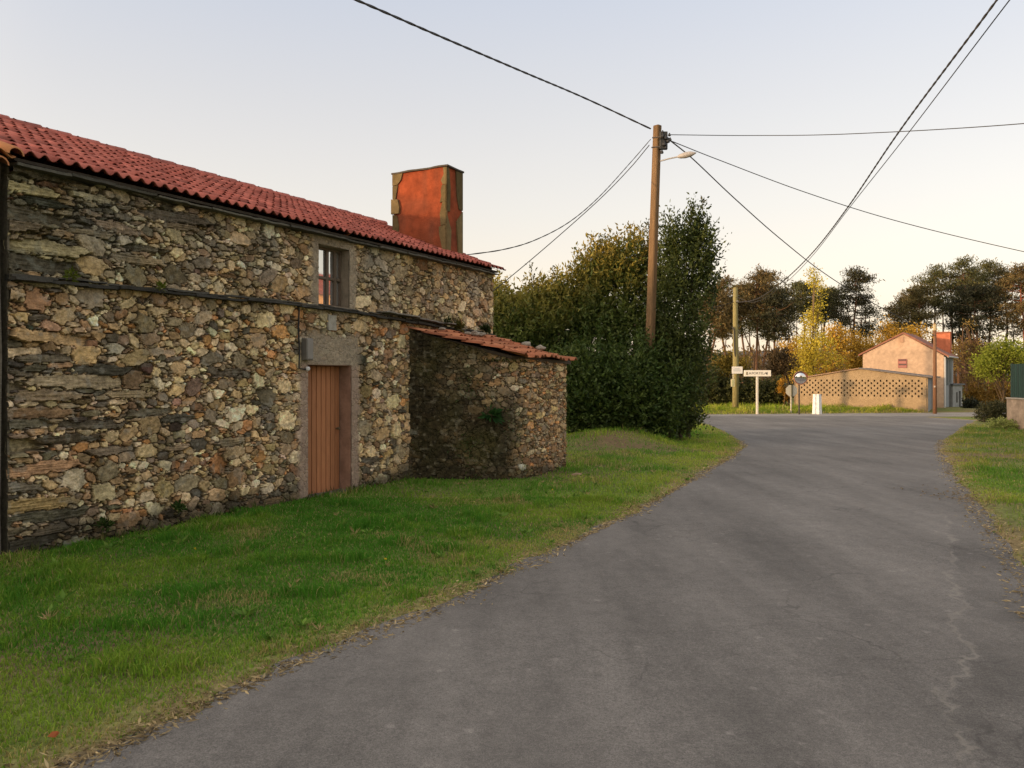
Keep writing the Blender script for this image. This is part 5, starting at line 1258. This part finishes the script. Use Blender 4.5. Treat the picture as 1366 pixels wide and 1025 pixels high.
for k in range(120):                                                   # coarse weeds and soil crumbs along the wall foot
    t = gw_.uniform(.1, 9.2); q = gw_.uniform(.04, .16)
    if 6.4 < t < 9: continue
    c = hp(t, q, 0); n = 7
    leaves(mb, np.tile([c[0], c[1], float(gz(c[0], c[1]))], (n, 1)), gw_.normal(0, .6, (n, 3)) + [0, 0, .9], gw_.uniform(.05, .15, n), .014, mixcol(gw_, n, (.05, .08, .02), (.16, .15, .05)), gw_)
o = mb.build('verge_weeds', M_THIN); o['kind'] = 'stuff'; o['label'] = 'rosettes, dry stalks and small weeds scattered through the verge grass'; o['category'] = 'weeds'
mb = MB(); ge = np.random.default_rng(99)
yl = 3 + 20 * ge.random(6500) ** 1.6; yr_ = 5.5 + 18 * ge.random(2600) ** 1.5
sp1 = ge.normal(0, 1, 6500) * (.02 + .10 * np.clip(.5 + fbm(yl, yl * 0, .9, 201, 3), 0, 1)); sp2 = ge.normal(0, .09, 2600)
y = np.concatenate([yl, yr_]); x = np.concatenate([leftX(yl) - .06 + sp1, rightX(yr_) + .03 - sp2]); n = len(x)
zz = np.maximum(gz(x, y), gbase(y)) + .006
leaves(mb, np.stack([x, y, zz], 1), ge.normal(0, 1, (n, 3)) * [1, 1, .18], ge.uniform(.02, .075, n), ge.uniform(.006, .016, n), mixcol(ge, n, (.20, .15, .08), (.58, .46, .25), .3), ge)
o = mb.build('edge_litter', M_THIN); o['kind'] = 'stuff'; o['label'] = 'dry straw and crumbs lying along both edges of the road'; o['category'] = 'litter'
# low weeds on the right verge edge, leaf and flowers
mb = MB(); n = 160
xx = rl.normal(0, 1, n); c = G(1292, 668)
px_ = c[0] + rl.normal(0, .22, n); py_ = c[1] + rl.normal(0, .5, n)
leaves(mb, np.stack([px_, py_, gbase(py_) + .012 + .02 * rl.random(n)], 1), rl.normal(0, 1, (n, 3)) * [1, 1, .12], .055, .02, mixcol(rl, n, (.2, .155, .10), (.32, .25, .16), .2), rl)
o = mb.build('leaf_litter', M_THIN); o['kind'] = 'stuff'; o['label'] = 'brown leaf litter washed onto the right edge of the road'; o['category'] = 'leaves'
mb = MB(); c = G(63, 1000); leaves(mb, np.array([c + [0, 0, .06]]), np.array([[.6, .3, .25]]), .05, .035, np.array([[.45, .14, .05]]), rl); leaves(mb, np.array([c + [.01, 0, .062]]), np.array([[.5, .4, .1]]), .045, .035, np.array([[.42, .13, .05]]), rl)
tag(mb.build('fallen_leaf', M_THIN), 'single orange fallen leaf in the grass near the lower left corner', 'leaf')

# distant hills
def hills():
    xs = np.linspace(-900, 1500, 220); rows = np.linspace(0, 1, 12)
    V = []; 
    for r_ in rows:
        for x in xs:
            y = 650 + 260 * r_
            hgt_ = (26 + 14 * float(vn(np.array([x]), np.array([0.]), None, .004, 7)[0]) + 6 * float(vn(np.array([x]), np.array([0.]), None, .02, 8)[0])) * math.sin(min(1, r_ * 1.15) * math.pi * .5)
            V.append((x, y, -2 + hgt_))
    idx = np.arange(len(V)).reshape(12, 220)
    Q = np.stack([idx[:-1, :-1], idx[:-1, 1:], idx[1:, 1:], idx[1:, :-1]], -1).reshape(-1, 4)
    struct(MB().add(V, Q, (.10, .09, .085)).build('hills', M_HILL, None, True))
hills()

# ------------------------------------------------------------------ light, sky, camera
EXPO = 1.75
SUN_EL = math.radians(5.5); sv = np.array([-.93, -.37]); 
az = math.atan2(sv[0], sv[1])                       # clockwise from +Y
w = bpy.data.worlds.new('World'); SC.world = w; w.use_nodes = True
nt = w.node_tree; bg = nt.nodes['Background']
sky = nt.nodes.new('ShaderNodeTexSky'); sky.sky_type = 'NISHITA'; sky.sun_disc = False
sky.sun_elevation = SUN_EL; sky.sun_rotation = az; sky.air_density = 1.0; sky.dust_density = 1.2; sky.ozone_density = 1.0
hs = nt.nodes.new('ShaderNodeHueSaturation'); hs.inputs['Saturation'].default_value = .42
tn = nt.nodes.new('ShaderNodeVectorMath'); tn.operation = 'MULTIPLY'; tn.inputs[1].default_value = (1.04, .97, .965)
nt.links.new(sky.outputs[0], hs.inputs['Color']); nt.links.new(hs.outputs[0], tn.inputs[0])
# thin evening veil: colour by elevation only, mixed over the sky texture
geo = nt.nodes.new('ShaderNodeTexCoord'); sz = nt.nodes.new('ShaderNodeSeparateXYZ'); nt.links.new(geo.outputs['Generated'], sz.inputs[0])
rp_ = nt.nodes.new('ShaderNodeValToRGB'); nt.links.new(sz.outputs['Z'], rp_.inputs[0])
e_ = rp_.color_ramp.elements
KS = 1 / (2 ** EXPO * .15)
stops = [(0.0, (.96, .76, .52)), (.09, (.97, .81, .62)), (.20, (.88, .815, .735)), (.32, (.745, .735, .745)), (.45, (.61, .665, .785)), (.62, (.80, .80, .84)), (1.0, (.95, .92, .92))]
while len(e_) < len(stops): e_.new(.5)
for el, (p_, c_) in zip(e_, stops): el.position = p_; el.color = c_ + (1,)
ks = nt.nodes.new('ShaderNodeVectorMath'); ks.operation = 'SCALE'; ks.inputs['Scale'].default_value = KS; 
dt = nt.nodes.new('ShaderNodeVectorMath'); dt.operation = 'DOT_PRODUCT'; dt.inputs[1].default_value = (sv[0], sv[1], .25); nt.links.new(geo.outputs['Generated'], dt.inputs[0])
gl = nt.nodes.new('ShaderNodeMapRange'); gl.interpolation_type = 'SMOOTHSTEP'; gl.inputs['From Min'].default_value = .2; gl.inputs['From Max'].default_value = 1.0; gl.inputs['To Min'].default_value = 0; gl.inputs['To Max'].default_value = 1; nt.links.new(dt.outputs['Value'], gl.inputs['Value'])
gm = nt.nodes.new('ShaderNodeMixRGB'); nt.links.new(gl.outputs[0], gm.inputs[0]); nt.links.new(rp_.outputs[0], gm.inputs[1]); gm.inputs[2].default_value = (2.3, 1.85, 1.45, 1)
nt.links.new(gm.outputs[0], ks.inputs[0])
mxs = nt.nodes.new('ShaderNodeMixRGB'); mxs.inputs[0].default_value = .72; nt.links.new(tn.outputs[0], mxs.inputs[1]); nt.links.new(ks.outputs[0], mxs.inputs[2])
nt.links.new(mxs.outputs[0], bg.inputs['Color']); bg.inputs['Strength'].default_value = .15
su = bpy.data.lights.new('sun', 'SUN'); so = bpy.data.objects.new('sun', su); COL.objects.link(so)
su.energy = 1.25; su.angle = math.radians(2.0); su.color = (1, .66, .36)
dirv = Vector((sv[0] * math.cos(SUN_EL), sv[1] * math.cos(SUN_EL), math.sin(SUN_EL)))
so.rotation_euler = dirv.to_track_quat('Z', 'Y').to_euler()
cam = bpy.data.cameras.new('camera'); co = bpy.data.objects.new('camera', cam); COL.objects.link(co)
co.location = (0, 0, H); co.rotation_euler = (math.radians(90), 0, 0)
cam.sensor_width = 36; cam.lens = 36 * F / 1366; cam.shift_y = -12.5 / 1366; cam.clip_end = 4000; cam.clip_start = .05
SC.camera = co
SC.view_settings.view_transform = 'Standard'; SC.view_settings.look = 'None'; SC.view_settings.gamma = 1
SC.view_settings.exposure = EXPO
SC.cycles.use_denoising = True
SC.cycles.max_bounces = 6
